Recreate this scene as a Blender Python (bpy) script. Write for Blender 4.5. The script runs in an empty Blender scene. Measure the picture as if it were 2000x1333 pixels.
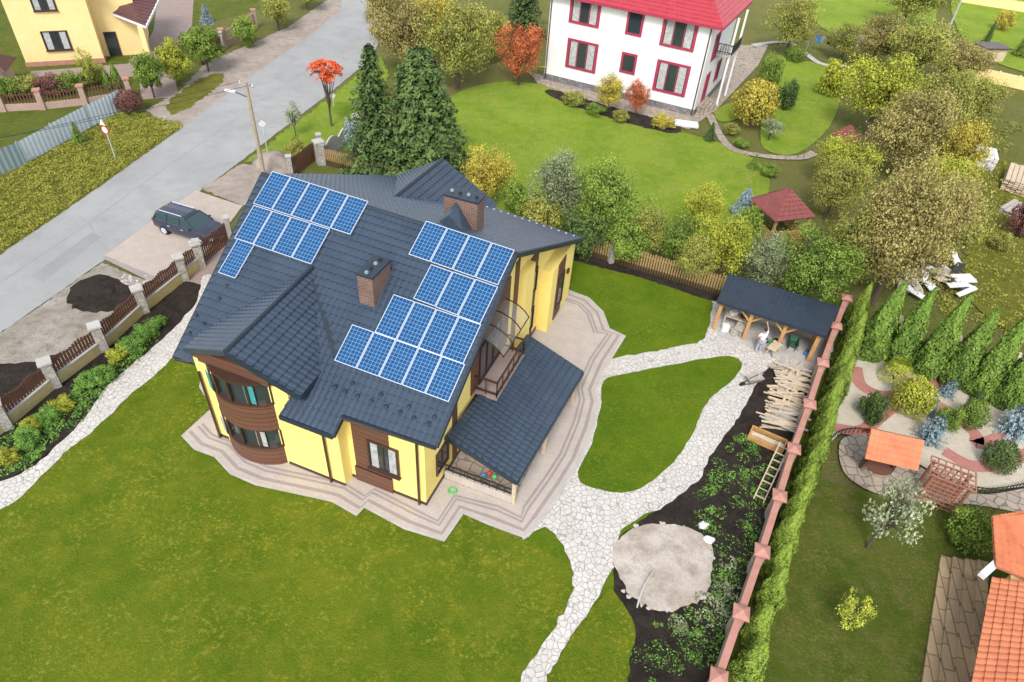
import bpy, bmesh, math, random
import numpy as np
from mathutils import Vector, Matrix
random.seed(7); np.random.seed(7)
R=math.radians
scene=bpy.context.scene; COL=scene.collection
K=0.88
# ---------------- camera model (design units, camera 30 up) ----------------
PITCH=R(41); cp,sp=math.cos(PITCH),math.sin(PITCH); ROLL=math.atan2(120,1534); cr,sr=math.cos(ROLL),math.sin(ROLL); F=1333.0; HC=30.0
def ray(px,py):
    u=(px-1000)/F; v=(py-666.5)/F
    u2=u*cr+v*sr; v2=-u*sr+v*cr
    return Vector((u2,cp-sp*v2,-sp-cp*v2))
def G(px,py,z=0):
    d=ray(px,py); t=(z-HC)/d.z
    return Vector((d.x*t,d.y*t,z))
def proj(P):
    k=HC-P[2]; dep=P[1]*cp+k*sp; dn=k*cp-P[1]*sp
    u2=P[0]/dep; v2=dn/dep
    return (1000+F*(u2*cr-v2*sr),666.5+F*(u2*sr+v2*cr),dep)
def HT(B,ty):
    lo,hi=0,25
    for _ in range(40):
        m=(lo+hi)/2
        if proj((B[0],B[1],m))[1]>ty: lo=m
        else: hi=m
    return lo
def rayplane(px,py,P,n):
    d=ray(px,py); o=Vector((0,0,HC))
    return o+d*((P-o).dot(n)/d.dot(n))
# ---------------- materials ----------------
def nm(name,rough=.8,met=0,spec=.4):
    m=bpy.data.materials.new(name); m.use_nodes=True; nt=m.node_tree; b=nt.nodes['Principled BSDF']
    b.inputs['Roughness'].default_value=rough; b.inputs['Metallic'].default_value=met; b.inputs['Specular IOR Level'].default_value=spec
    return m,nt,b
def nd(nt,t,ins=None,**kw):
    n=nt.nodes.new(t)
    for k,v in kw.items(): setattr(n,k,v)
    if ins:
        for k,v in ins.items():
            if isinstance(v,bpy.types.NodeSocket): nt.links.new(v,n.inputs[k])
            else: n.inputs[k].default_value=v
    return n
def c4(c): return (c[0],c[1],c[2],1)
def noise(nt,vec,sc,det=4,rough=.6,lo=.35,hi=.65):
    n=nd(nt,'ShaderNodeTexNoise',{'Vector':vec,'Scale':sc,'Detail':det,'Roughness':rough})
    r=nd(nt,'ShaderNodeMapRange',{'Value':n.outputs['Fac'],'From Min':lo,'From Max':hi})
    return r.outputs['Result']
def mix(nt,f,a,b,bt='MIX'):
    n=nt.nodes.new('ShaderNodeMix'); n.data_type='RGBA'; n.blend_type=bt
    for i,x in ((0,f),(6,a),(7,b)):
        if isinstance(x,bpy.types.NodeSocket): nt.links.new(x,n.inputs[i])
        elif i==0: n.inputs[0].default_value=x
        else: n.inputs[i].default_value=c4(x)
    return n.outputs[2]
def mth(nt,op,a,b=0.0):
    n=nd(nt,'ShaderNodeMath',operation=op)
    for i,x in enumerate((a,b)):
        if isinstance(x,bpy.types.NodeSocket): nt.links.new(x,n.inputs[i])
        else: n.inputs[i].default_value=x
    return n.outputs[0]
def bump(nt,b,h,s,d=.05):
    n=nd(nt,'ShaderNodeBump',{'Height':h,'Strength':s,'Distance':d}); nt.links.new(n.outputs['Normal'],b.inputs['Normal'])
def pos(nt): return nd(nt,'ShaderNodeNewGeometry').outputs['Position']
def simple(name,c1,c2=None,sc=3,rough=.8,met=0,bp=0,spec=.4):
    m,nt,b=nm(name,rough,met,spec)
    if c2 is None: c2=tuple(x*.75 for x in c1)
    p=pos(nt); f=noise(nt,p,sc,5)
    f2=noise(nt,p,sc*9,3)
    c=mix(nt,f,c1,c2); c=mix(nt,mth(nt,'MULTIPLY',f2,.25),c,tuple(x*.7 for x in c2))
    nt.links.new(c,b.inputs['Base Color'])
    if bp: bump(nt,b,f2,bp)
    return m
def ground(name,c1,c2,c3,s1=.25,s2=2.5,s3=18,bp=.6,f3=.6,d=.06,speck=None,dk=.4):
    m,nt,b=nm(name,.95,0,.12)
    p=pos(nt)
    c=mix(nt,noise(nt,p,s1,6,.65,.38,.62),c1,c2); c=mix(nt,mth(nt,'MULTIPLY',noise(nt,p,s2,6,.7,.46,.68),f3),c,c3)
    if speck:
        sf=mth(nt,'MULTIPLY',noise(nt,p,6,4,.7,.52,.64),noise(nt,p,.4,4,.6,.38,.58)); c=mix(nt,mth(nt,'MULTIPLY',sf,.8),c,speck)
    fine=noise(nt,p,s3,6,.8,.3,.7)
    c=mix(nt,mth(nt,'MULTIPLY',fine,.5),c,tuple(x*dk for x in c1))
    nt.links.new(c,b.inputs['Base Color']); bump(nt,b,fine,bp,d)
    return m
def voro(name,s1,s2,joint,scale,jw=.06,rough=.8,bp=.6):
    m,nt,b=nm(name,rough,0,.3); p=pos(nt)
    nv=nd(nt,'ShaderNodeTexNoise',{'Vector':p,'Scale':scale*1.2,'Detail':2})
    p2=nd(nt,'ShaderNodeVectorMath',{0:p,1:nd(nt,'ShaderNodeVectorMath',{0:nv.outputs['Color'],'Scale':.25/scale},operation='SCALE').outputs[0]},operation='ADD').outputs[0]
    v=nd(nt,'ShaderNodeTexVoronoi',{'Vector':p2,'Scale':scale})
    e=nd(nt,'ShaderNodeTexVoronoi',{'Vector':p2,'Scale':scale},feature='DISTANCE_TO_EDGE')
    sep=nd(nt,'ShaderNodeSeparateColor',{'Color':v.outputs['Color']})
    c=mix(nt,sep.outputs[0],s1,s2)
    c=mix(nt,mth(nt,'MULTIPLY',noise(nt,p,8,5),.3),c,tuple(x*.65 for x in s2))
    c=mix(nt,mth(nt,'MULTIPLY',noise(nt,p,.5,4),.3),c,tuple(x*.75 for x in s2))
    jf=nd(nt,'ShaderNodeMapRange',{'Value':e.outputs['Distance'],'From Min':jw*.5,'From Max':jw,'To Min':1.0,'To Max':0.0}).outputs[0]
    c=mix(nt,jf,c,joint); nt.links.new(c,b.inputs['Base Color'])
    bump(nt,b,mth(nt,'SUBTRACT',1.0,jf),bp,.04)
    return m
def brick(name,c1,c2,mort,scale=3,wall=True,ang=0,ms=.02,bw=.5,rh=.25,bp=.4):
    m,nt,b=nm(name,.85,0,.3); p=pos(nt)
    if wall:
        s=nd(nt,'ShaderNodeSeparateXYZ',{0:p}); v=nd(nt,'ShaderNodeCombineXYZ',{0:mth(nt,'ADD',s.outputs[0],s.outputs[1]),1:s.outputs[2]}).outputs[0]
    else: v=nd(nt,'ShaderNodeMapping',{'Vector':p,'Rotation':(0,0,ang)}).outputs[0]
    t=nd(nt,'ShaderNodeTexBrick',{'Vector':v,'Color1':c4(c1),'Color2':c4(c2),'Mortar':c4(mort),'Scale':scale,'Mortar Size':ms,'Brick Width':bw,'Row Height':rh})
    c=mix(nt,mth(nt,'MULTIPLY',noise(nt,p,1.2,5),.3),t.outputs['Color'],tuple(x*.65 for x in c2))
    nt.links.new(c,b.inputs['Base Color']); bump(nt,b,mth(nt,'SUBTRACT',1.0,t.outputs['Fac']),bp,.02)
    return m
def plank(name,c1,c2,w=.2,axis=2,rough=.6):
    m,nt,b=nm(name,rough,0,.3); p=pos(nt); s=nd(nt,'ShaderNodeSeparateXYZ',{0:p})
    q=mth(nt,'DIVIDE',s.outputs[axis],w)
    st=mth(nt,'LESS_THAN',mth(nt,'FRACT',q),.1)
    wn=nd(nt,'ShaderNodeTexWhiteNoise',{'W':mth(nt,'FLOOR',q)},noise_dimensions='1D')
    mp=nd(nt,'ShaderNodeMapping',{'Vector':p,'Scale':(2,2,18)}).outputs[0]
    c=mix(nt,mth(nt,'MULTIPLY',wn.outputs['Value'],.6),c1,c2); c=mix(nt,mth(nt,'MULTIPLY',noise(nt,mp,2,4),.4),c,tuple(x*.6 for x in c2))
    c=mix(nt,mth(nt,'MULTIPLY',st,.75),c,(.01,.006,.004)); nt.links.new(c,b.inputs['Base Color'])
    bump(nt,b,mth(nt,'SUBTRACT',1.0,st),.5,.02); return m
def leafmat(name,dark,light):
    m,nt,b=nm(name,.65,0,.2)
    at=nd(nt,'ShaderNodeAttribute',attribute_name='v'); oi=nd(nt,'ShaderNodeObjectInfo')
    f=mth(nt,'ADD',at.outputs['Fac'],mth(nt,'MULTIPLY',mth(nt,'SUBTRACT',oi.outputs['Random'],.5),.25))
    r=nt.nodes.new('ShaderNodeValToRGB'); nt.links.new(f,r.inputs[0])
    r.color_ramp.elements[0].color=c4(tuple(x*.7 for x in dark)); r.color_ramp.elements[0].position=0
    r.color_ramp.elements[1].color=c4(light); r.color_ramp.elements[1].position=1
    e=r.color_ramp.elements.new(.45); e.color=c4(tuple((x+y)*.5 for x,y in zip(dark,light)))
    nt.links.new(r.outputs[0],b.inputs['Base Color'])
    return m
LAWN=ground('lawn',(.145,.245,.010),(.25,.335,.020),(.38,.38,.03),.18,1.0,11,1.0,.6,.12,(.58,.54,.06),.42)
LAWNP=ground('lawn_plain',(.135,.255,.010),(.21,.33,.015),(.30,.35,.025),.3,1.4,12,1.0,.5,.12,(.38,.42,.04),.42)
LAWN2=ground('lawn_bright',(.20,.335,.02),(.29,.42,.035),(.40,.40,.09),.25,1.3,10,.9,.65,.1,(.50,.44,.16))
LAWN3=ground('lawn_dark',(.10,.155,.014),(.16,.205,.028),(.25,.22,.07),.3,1.6,10,1.0,.7,.1,(.33,.28,.09))
ROUGH=ground('rough_grass',(.22,.26,.045),(.34,.32,.10),(.38,.31,.16),.1,.9,5,1,.8,.25,(.14,.19,.03))
VERGE=ground('verge_grass',(.22,.25,.03),(.34,.32,.06),(.12,.14,.03),.25,1.2,6,1,.7,.2,(.45,.38,.08))
ASPH=ground('asphalt',(.30,.30,.297),(.36,.36,.35),(.24,.24,.237),.12,.6,30,.2,.6,.02,None,.7)
ASPH2=ground('asphalt_patch',(.26,.26,.255),(.30,.30,.295),(.23,.23,.225),.4,1,30,.2,.5,.02,None,.7)
GRAVEL=ground('gravel',(.46,.39,.345),(.37,.30,.265),(.24,.22,.14),.4,1.3,12,.8,.75,.05)
DIRT=ground('pale_dirt',(.50,.46,.40),(.36,.31,.25),(.20,.165,.12),.35,1.2,9,.8,.8,.08)
SOIL=ground('dark_soil',(.06,.045,.038),(.10,.08,.066),(.15,.125,.10),.8,2.4,8,1.2,.6,.15)
SAND=ground('sand',(.42,.35,.29),(.60,.54,.48),(.30,.24,.19),.45,1.2,10,.5,.8,.05)
WGRAV=ground('white_gravel',(.64,.57,.46),(.55,.49,.38),(.42,.36,.27),.6,3,16,.7,.5,.04,None,.6)
PGRAV=ground('pink_gravel',(.46,.19,.16),(.52,.25,.21),(.36,.15,.13),.6,3,16,.7,.5,.04,None,.6)
CRAZY=voro('crazy_paving',(.60,.57,.53),(.51,.48,.44),(.30,.28,.25),3.9,.05)
FLAG=voro('flagstone',(.42,.34,.27),(.32,.27,.22),(.16,.13,.1),1.9,.05)
HANG=R(-19.5)
PAVER=brick('paver',(.50,.43,.37),(.44,.385,.34),(.36,.32,.29),3.2,False,-HANG,.025)
PBAND=brick('paver_band',(.30,.255,.245),(.35,.295,.28),(.24,.21,.2),4,False,-HANG,.03)
DRIVE=brick('drive_paver',(.48,.40,.34),(.43,.36,.31),(.33,.28,.25),2.6,False,-HANG,.03)
RPAVER=brick('red_paver',(.36,.26,.23),(.31,.24,.21),(.2,.16,.15),2.5,False,.5,.03)
YEL=simple('yellow_render',(.90,.71,.22),(.87,.68,.20),.8,.9)
PYEL=simple('pale_yellow_render',(.84,.64,.30),(.80,.60,.27),.8,.9)
WHITE=simple('white_render',(.80,.79,.78),(.74,.73,.72),.5,.9)
BROWN=plank('brown_cladding',(.13,.058,.036),(.17,.078,.05),.28)
BRN=simple('brown_metal',(.07,.034,.025),(.05,.027,.02),3,.4)
ROOF=simple('slate_metal_tile',(.042,.063,.094),(.031,.049,.077),.8,.36,0,0,.5)
ROOFT=simple('slate_trim',(.026,.038,.056),None,2,.35)
RED=simple('red_metal_roof',(.42,.045,.06),(.35,.035,.05),1,.45)
REDT=simple('crimson_trim',(.42,.04,.09),None,3,.5)
DRED=simple('dark_red_tile',(.24,.065,.06),(.18,.05,.045),2,.6)
MAROON=simple('maroon_tile',(.11,.045,.045),(.08,.035,.035),2,.6)
ORG_T=simple('orange_tile',(.58,.20,.09),(.46,.14,.065),1.5,.7)
TERRA=simple('terracotta_cap',(.46,.23,.18),(.38,.18,.14),2,.8)
WALLB=brick('wall_block',(.42,.33,.26),(.34,.27,.22),(.24,.2,.17),1.6)
STONEP=voro('pillar_stone',(.46,.44,.41),(.34,.32,.29),(.25,.22,.2),3.5,.05)
YSTONE=brick('yellow_stone_wall',(.58,.48,.24),(.52,.42,.2),(.42,.34,.18),2.2)
FOUND=voro('foundation_stone',(.26,.25,.25),(.17,.16,.17),(.10,.10,.10),2.2,.05)
CHIM=brick('chimney_brick',(.20,.095,.065),(.13,.065,.05),(.26,.22,.19),3.2,True,0,.03)
WOODF=plank('picket_wood',(.36,.24,.11),(.30,.19,.08),5,2,.8)
PICK=simple('brown_picket',(.15,.06,.04),(.10,.045,.03),2,.6)
ORWOOD=simple('orange_timber',(.50,.28,.10),(.42,.22,.08),3,.7)
PALEW=simple('pale_timber',(.60,.48,.34),(.46,.36,.25),4,.8)
GREYW=simple('grey_timber',(.46,.41,.36),(.33,.30,.26),4,.8)
BLACKM=simple('black_metal',(.03,.03,.032),None,3,.45)
ZINC=simple('corrugated_metal',(.62,.69,.74),(.55,.62,.68),.6,.5)
ZINC2=simple('grey_blue_metal',(.30,.38,.41),(.26,.34,.37),.6,.5,.2)
GLASS,_n,_b=nm('window_glass',.08,0,.8); _b.inputs['Base Color'].default_value=(.03,.04,.045,1)
CURT=simple('white_curtain',(.5,.5,.48),(.3,.3,.3),5,.9)
ALU,_n,_b=nm('aluminium',.4,.3,.5); _b.inputs['Base Color'].default_value=(.50,.56,.63,1)
CONC=simple('concrete',(.48,.46,.43),(.38,.36,.34),1.5,.9,0,.3)
BARK=simple('bark',(.13,.10,.075),(.09,.065,.05),6,.9,0,.5)
POLE=simple('pole_wood',(.42,.34,.24),(.3,.25,.18),3,.9)
CARP,_n,_b=nm('car_paint',.25,.3,.6); _b.inputs['Base Color'].default_value=(.03,.038,.065,1); _b.inputs['Coat Weight'].default_value=.6
CARG,_n,_b=nm('car_glass',.05,0,.9); _b.inputs['Base Color'].default_value=(.03,.06,.065,1)
TYRE=simple('tyre',(.02,.02,.02),None,5,.9)
LAMPM,_n,_b=nm('lamp_glass',.1,0,.8); _b.inputs['Base Color'].default_value=(.7,.72,.75,1)
TAIL=simple('tail_lamp',(.4,.02,.02),None,5,.3)
PLASW=simple('white_plastic',(.72,.72,.71),(.64,.64,.63),3,.5)
GREENP=simple('green_plastic',(.08,.5,.12),None,4,.5)
BLUEP=simple('blue_plastic',(.05,.2,.5),None,4,.5)
REDP=simple('red_plastic',(.6,.05,.04),None,4,.5)
TEAL=simple('teal_curtain',(.06,.32,.33),(.04,.22,.24),3,.8)
SKIN=simple('skin',(.5,.28,.2),None,4,.6); SHIRT=simple('shirt_cloth',(.75,.75,.76),(.6,.6,.62),4,.9); TROUS=simple('trouser_cloth',(.38,.40,.45),(.3,.32,.36),4,.9); HAIR=simple('hair',(.04,.025,.018),None,9,.8)
POLY,_n,_b=nm('polycarbonate',.15,0,.5); _b.inputs['Base Color'].default_value=(.35,.34,.3,1); _b.inputs['Alpha'].default_value=.3
SOL,nt,b=nm('solar_cells',.22,0,.4)
uv=nd(nt,'ShaderNodeUVMap').outputs[0]; s=nd(nt,'ShaderNodeSeparateXYZ',{0:uv})
def gl(o,n,w):
    f=mth(nt,'FRACT',mth(nt,'MULTIPLY',o,float(n))); return mth(nt,'GREATER_THAN',mth(nt,'ABSOLUTE',mth(nt,'SUBTRACT',f,.5)),.5-w)
g=mth(nt,'MAXIMUM',gl(s.outputs[0],6,.04),gl(s.outputs[1],10,.04))
cell=nd(nt,'ShaderNodeTexWhiteNoise',{0:nd(nt,'ShaderNodeVectorMath',{0:nd(nt,'ShaderNodeVectorMath',{0:uv,1:(6,10,1)},operation='MULTIPLY').outputs[0]},operation='FLOOR').outputs[0]},noise_dimensions='3D').outputs[0]
cc=mix(nt,cell,(.002,.040,.135),(.005,.062,.18)); cc=mix(nt,g,cc,(.17,.32,.46)); nt.links.new(cc,b.inputs['Base Color'])
# ---------------- object helpers ----------------
ORG={}
def tag(o,label=None,cat=None,group=None,kind=None):
    if label: o['label']=label
    if cat: o['category']=cat
    if group: o['group']=group
    if kind: o['kind']=kind
    return o
def empty(name,loc,label,cat,group=None,rz=0,local=False):
    o=bpy.data.objects.new(name,None); COL.objects.link(o); o.location=Vector(loc); o.rotation_euler=(0,0,rz)
    o.empty_display_size=.3
    ORG[o.name]=Vector((0,0,0)) if local else Vector(loc)
    return tag(o,label,cat,group)
class MB:
    def __init__(s): s.v=[];s.f=[];s.m=[]
    def add(s,vs,fs,m=0):
        k=len(s.v); s.v+= [tuple(x) for x in vs]; s.f+=[tuple(i+k for i in f) for f in fs]; s.m+=[m]*len(fs); return s
    def obox(s,o,ux,uy,uz,m=0):
        o,ux,uy,uz=map(Vector,(o,ux,uy,uz)); vs=[o,o+ux,o+ux+uy,o+uy,o+uz,o+ux+uz,o+ux+uy+uz,o+uy+uz]
        return s.add(vs,[(0,3,2,1),(4,5,6,7),(0,1,5,4),(1,2,6,5),(2,3,7,6),(3,0,4,7)],m)
    def box(s,c,sz,rz=0,m=0):
        c=Vector(c); a=Vector((math.cos(rz),math.sin(rz),0))*sz[0]; b=Vector((-math.sin(rz),math.cos(rz),0))*sz[1]; z=Vector((0,0,sz[2]))
        return s.obox(c-a/2-b/2,a,b,z,m)
    def bar(s,p,q,w,h,m=0,up=(0,0,1)):
        p=Vector(p);q=Vector(q);d=q-p; u=Vector(up); sd=d.cross(u)
        if sd.length<1e-6: sd=Vector((1,0,0))
        sd.normalize(); up2=sd.cross(d).normalized()
        return s.obox(p-sd*w/2-up2*h/2,d,sd*w,up2*h,m)
    def prism(s,pts,z0,z1,m=0):
        n=len(pts); vs=[(p[0],p[1],z0) for p in pts]+[(p[0],p[1],z1) for p in pts]
        return s.add(vs,[tuple(range(n))[::-1],tuple(range(n,2*n))]+[(i,(i+1)%n,n+(i+1)%n,n+i) for i in range(n)],m)
    def ext(s,pts,vec,m=0):
        n=len(pts); vec=Vector(vec); vs=[Vector(p) for p in pts]+[Vector(p)+vec for p in pts]
        return s.add(vs,[tuple(range(n))[::-1],tuple(range(n,2*n))]+[(i,(i+1)%n,n+(i+1)%n,n+i) for i in range(n)],m)
    def tube(s,pts,r,n=8,m=0):
        pts=[Vector(p) for p in pts]; rs=r if isinstance(r,(list,tuple)) else [r]*len(pts); vs=[];fs=[]
        for i,p in enumerate(pts):
            d=(pts[min(i+1,len(pts)-1)]-pts[max(i-1,0)]).normalized()
            a=d.cross(Vector((0,0,1)) if abs(d.z)<.9 else Vector((1,0,0))).normalized(); b=d.cross(a)
            for k in range(n):
                t=2*math.pi*k/n; vs.append(p+(a*math.cos(t)+b*math.sin(t))*rs[i])
        for i in range(len(pts)-1):
            for k in range(n): fs.append((i*n+k,i*n+(k+1)%n,(i+1)*n+(k+1)%n,(i+1)*n+k))
        fs.append(tuple(range(n))[::-1]); fs.append(tuple(range((len(pts)-1)*n,len(pts)*n)))
        return s.add(vs,fs,m)
    def face(s,pts,m=0): return s.add(pts,[tuple(range(len(pts)))],m)
    def blob(s,c,r,jit=.15,m=0,seg=8):
        c=Vector(c); rr=Vector(r) if not isinstance(r,(int,float)) else Vector((r,r,r)); vs=[];fs=[]; ring=seg//2
        for i in range(ring+1):
            th=math.pi*i/ring
            for k in range(seg):
                ph=2*math.pi*k/seg; j=1+random.uniform(-jit,jit) if 0<i<ring else 1
                vs.append(c+Vector((math.sin(th)*math.cos(ph)*rr.x*j,math.sin(th)*math.sin(ph)*rr.y*j,math.cos(th)*rr.z*j)))
        for i in range(ring):
            for k in range(seg): fs.append((i*seg+k,(i+1)*seg+k,(i+1)*seg+(k+1)%seg,i*seg+(k+1)%seg))
        return s.add(vs,fs,m)
    def build(s,name,mats,parent=None,origin=None,smooth=False,recalc=True):
        if not isinstance(mats,(list,tuple)): mats=[mats]
        if parent is not None: org=ORG.get(parent.name,Vector((0,0,0)))
        else:
            if origin is None:
                a=np.array(s.v); origin=((a[:,0].min()+a[:,0].max())/2,(a[:,1].min()+a[:,1].max())/2,a[:,2].min())
            org=Vector(origin)
        me=bpy.data.meshes.new(name); me.from_pydata([(x-org.x,y-org.y,z-org.z) for x,y,z in s.v],[],s.f)
        for m in mats: me.materials.append(m)
        if len(mats)>1: me.polygons.foreach_set('material_index',s.m)
        if recalc:
            bm=bmesh.new(); bm.from_mesh(me); bmesh.ops.recalc_face_normals(bm,faces=bm.faces); bm.to_mesh(me); bm.free()
        if smooth: me.polygons.foreach_set('use_smooth',[True]*len(me.polygons))
        o=bpy.data.objects.new(name,me); COL.objects.link(o)
        if parent is not None: o.parent=parent; ORG[o.name]=org
        else: o.location=org; ORG[o.name]=org
        return o
def catmull(P,closed=True,n=6):
    P=[Vector(p) for p in P]; out=[]; L=len(P); rng=range(L if closed else L-1)
    for i in rng:
        if closed: a,b,c,d=P[(i-1)%L],P[i],P[(i+1)%L],P[(i+2)%L]
        else: a,b,c,d=P[max(i-1,0)],P[i],P[i+1],P[min(i+2,L-1)]
        for k in range(n):
            t=k/n; out.append(.5*((2*b)+(c-a)*t+(2*a-5*b+4*c-d)*t*t+(3*b-a-3*c+d)*t**3))
    if not closed: out.append(P[-1])
    return out
LZ=[0.0]
def sheet(name,pix,m,smooth=True,jit=0,world=None,n=5):
    LZ[0]+=.004; z=LZ[0]
    P=[G(*p) for p in pix] if world is None else world
    if smooth: P=catmull(P,True,n)
    if jit:
        Q=[]
        for i,p in enumerate(P):
            q=P[(i+1)%len(P)]; L=(q-p).length; k=max(1,int(L/.3))
            for j in range(k):
                w=p.lerp(q,j/k); Q.append(w+Vector((random.uniform(-jit,jit),random.uniform(-jit,jit),0)))
        P=Q
    mb=MB(); mb.face([(p.x,p.y,z) for p in P])
    o=mb.build(name,m,None,(P[0].x,P[0].y,z))
    bm=bmesh.new(); bm.from_mesh(o.data); bmesh.ops.triangulate(bm,faces=bm.faces)
    for f in bm.faces:
        if f.normal.z<0: f.normal_flip()
    bm.to_mesh(o.data); bm.free()
    o['kind']='structure'; return o
def ribbon(name,pix,w,m,off=0,world=None,smooth=True):
    LZ[0]+=.004; z=LZ[0]; P=[G(*p) for p in pix] if world is None else world
    if smooth: P=catmull(P,False,6)
    L=[];Rr=[]
    for i,p in enumerate(P):
        d=(P[min(i+1,len(P)-1)]-P[max(i-1,0)]); d.z=0; d.normalize(); nrm=Vector((-d.y,d.x,0))
        L.append(p+nrm*(off+w/2)); Rr.append(p+nrm*(off-w/2))
    mb=MB()
    for i in range(len(P)-1): mb.face([(q.x,q.y,z) for q in (L[i],L[i+1],Rr[i+1],Rr[i])])
    o=mb.build(name,m,None,(P[0].x,P[0].y,z),recalc=False)
    bm=bmesh.new(); bm.from_mesh(o.data)
    for f in bm.faces:
        if f.normal.z<0: f.normal_flip()
    bm.to_mesh(o.data); bm.free()
    o['kind']='structure'; return o
# ---------------- leaves ----------------
def leafmesh(name,C,N,sz,v,asp=.6,zs=1.0):
    n=len(C); N=N/np.maximum(np.linalg.norm(N,axis=1,keepdims=True),1e-6); Rn=np.random.normal(size=(n,3)); T=np.cross(N,Rn); T/=np.maximum(np.linalg.norm(T,axis=1,keepdims=True),1e-6); B=np.cross(N,T)
    s=np.asarray(sz).reshape(-1,1)*np.ones((n,1)); Zs=np.array([1,1,zs])
    V=np.stack([C-T*s*Zs,C+B*s*asp*Zs,C+T*s*Zs,C-B*s*asp*Zs],1).reshape(-1,3)
    me=bpy.data.meshes.new(name); me.from_pydata(V.tolist(),[],np.arange(4*n).reshape(n,4).tolist())
    a=me.attributes.new('v','FLOAT','FACE'); a.data.foreach_set('value',np.clip(v,0,1).astype(np.float32)); return me
def rdir(n):
    d=np.random.normal(size=(n,3)); return d/np.linalg.norm(d,axis=1,keepdims=True)
def mk_trunk(tips,h=.6,r=.05,n=6):
    mb=MB(); mb.tube([(0,0,-.01),(.01,0,h*.4),(-.01,.01,h*.75),(0,0,h)],[r,r*.8,r*.6,r*.35],7)
    for t in tips:
        b=Vector((0,0,random.uniform(.25,.9)*h)); t=Vector(t); m=b.lerp(t,.5)+Vector((0,0,.04))
        mb.tube([b,m,t],[r*.4,r*.25,r*.08],5)
    me=bpy.data.meshes.new('trunk'); me.from_pydata([tuple(x) for x in mb.v],[],mb.f); me.materials.append(BARK); return me
def mk_broad(nc=60,nl=160,cz=.58,hz=.4,ls=.036,cr_=.24,trunk=True,core=420,cs=.09,hol=.5,zs=.55):
    C=[];N=[];S=[];V=[];cents=[]
    ax=random.uniform(.85,1.1)
    lob=np.random.uniform(.72,1.12,8)
    for i in range(nc):
        d=rdir(1)[0]; rr=random.random()**.35
        ang=int((math.atan2(d[1],d[0])/(2*math.pi)+.5)*7.99)
        c=np.array([d[0]*ax*.8*rr*lob[ang],d[1]*.8/ax*rr*lob[ang],cz+d[2]*hz*.82*rr]); cents.append(c)
        k=int(nl*random.uniform(.6,1.3)); q=rdir(k); rad=cr_*random.uniform(.6,1.25)
        P=c+q*np.array([rad,rad,rad*hz*1.15])*np.random.uniform(hol,1.15,(k,1))
        C.append(P);N.append(q+np.random.normal(size=(k,3))*.6+np.array([0,0,.3])); S.append(np.random.uniform(.5,1.4,k)*ls); base=random.uniform(.2,.7)
        V.append(base+np.random.uniform(-.2,.3,k)+.12*q[:,2])  # random tone, plus clump tops coloured lighter as painted light from above
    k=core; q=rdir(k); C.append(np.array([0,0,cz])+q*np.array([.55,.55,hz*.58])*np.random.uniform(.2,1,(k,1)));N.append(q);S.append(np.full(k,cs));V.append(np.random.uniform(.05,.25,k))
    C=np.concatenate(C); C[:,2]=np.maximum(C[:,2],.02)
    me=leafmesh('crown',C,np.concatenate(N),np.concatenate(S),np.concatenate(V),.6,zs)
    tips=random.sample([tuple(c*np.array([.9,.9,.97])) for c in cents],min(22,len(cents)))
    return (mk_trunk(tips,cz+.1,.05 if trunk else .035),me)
def mk_twig(nc=85,nl=170,ls=.021): return mk_broad(nc,nl,.56,.42,ls,.25,True,500,.05,.15,.6)
def mk_spruce(lv=22,br=15,tipn=40,w=.85,zs=.35):
    C=[];N=[];S=[];V=[]
    for i in range(lv):
        z=.03+.95*i/lv; Rr=(1-z)**w*random.uniform(.85,1.1)+.02
        nb=max(5,int(br*(.5+Rr*.7)))
        for j in range(nb):
            a=2*math.pi*(j+random.random()*.7)/nb; L=Rr*random.uniform(.7,1.2); k=max(6,int(tipn*(.4+L))); vb=random.uniform(.1,.6)
            t=np.random.random(k)**.6; wob=np.random.normal(size=k)*.07*(1.25-t*.8)*(.4+L)
            x=np.cos(a)*t*L-np.sin(a)*wob; y=np.sin(a)*t*L+np.cos(a)*wob
            zz=z-.07*t*L*1.2+.012*np.random.normal(size=k)-.05*np.abs(wob)
            C.append(np.stack([x,y,zz],1)); N.append(np.stack([np.cos(a)*.5+np.random.normal(size=k)*.4,np.sin(a)*.5+np.random.normal(size=k)*.4,np.full(k,.8)],1))
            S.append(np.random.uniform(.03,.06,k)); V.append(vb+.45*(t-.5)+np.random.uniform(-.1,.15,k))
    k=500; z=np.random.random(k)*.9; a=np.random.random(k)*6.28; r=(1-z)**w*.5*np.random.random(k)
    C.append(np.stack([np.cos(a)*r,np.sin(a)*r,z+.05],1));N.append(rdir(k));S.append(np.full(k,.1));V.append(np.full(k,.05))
    C=np.concatenate(C);C[:,2]=np.maximum(C[:,2],.01)
    return (mk_trunk([],.97,.035),leafmesh('crown',C,np.concatenate(N),np.concatenate(S),np.concatenate(V),.45,zs))
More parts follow.
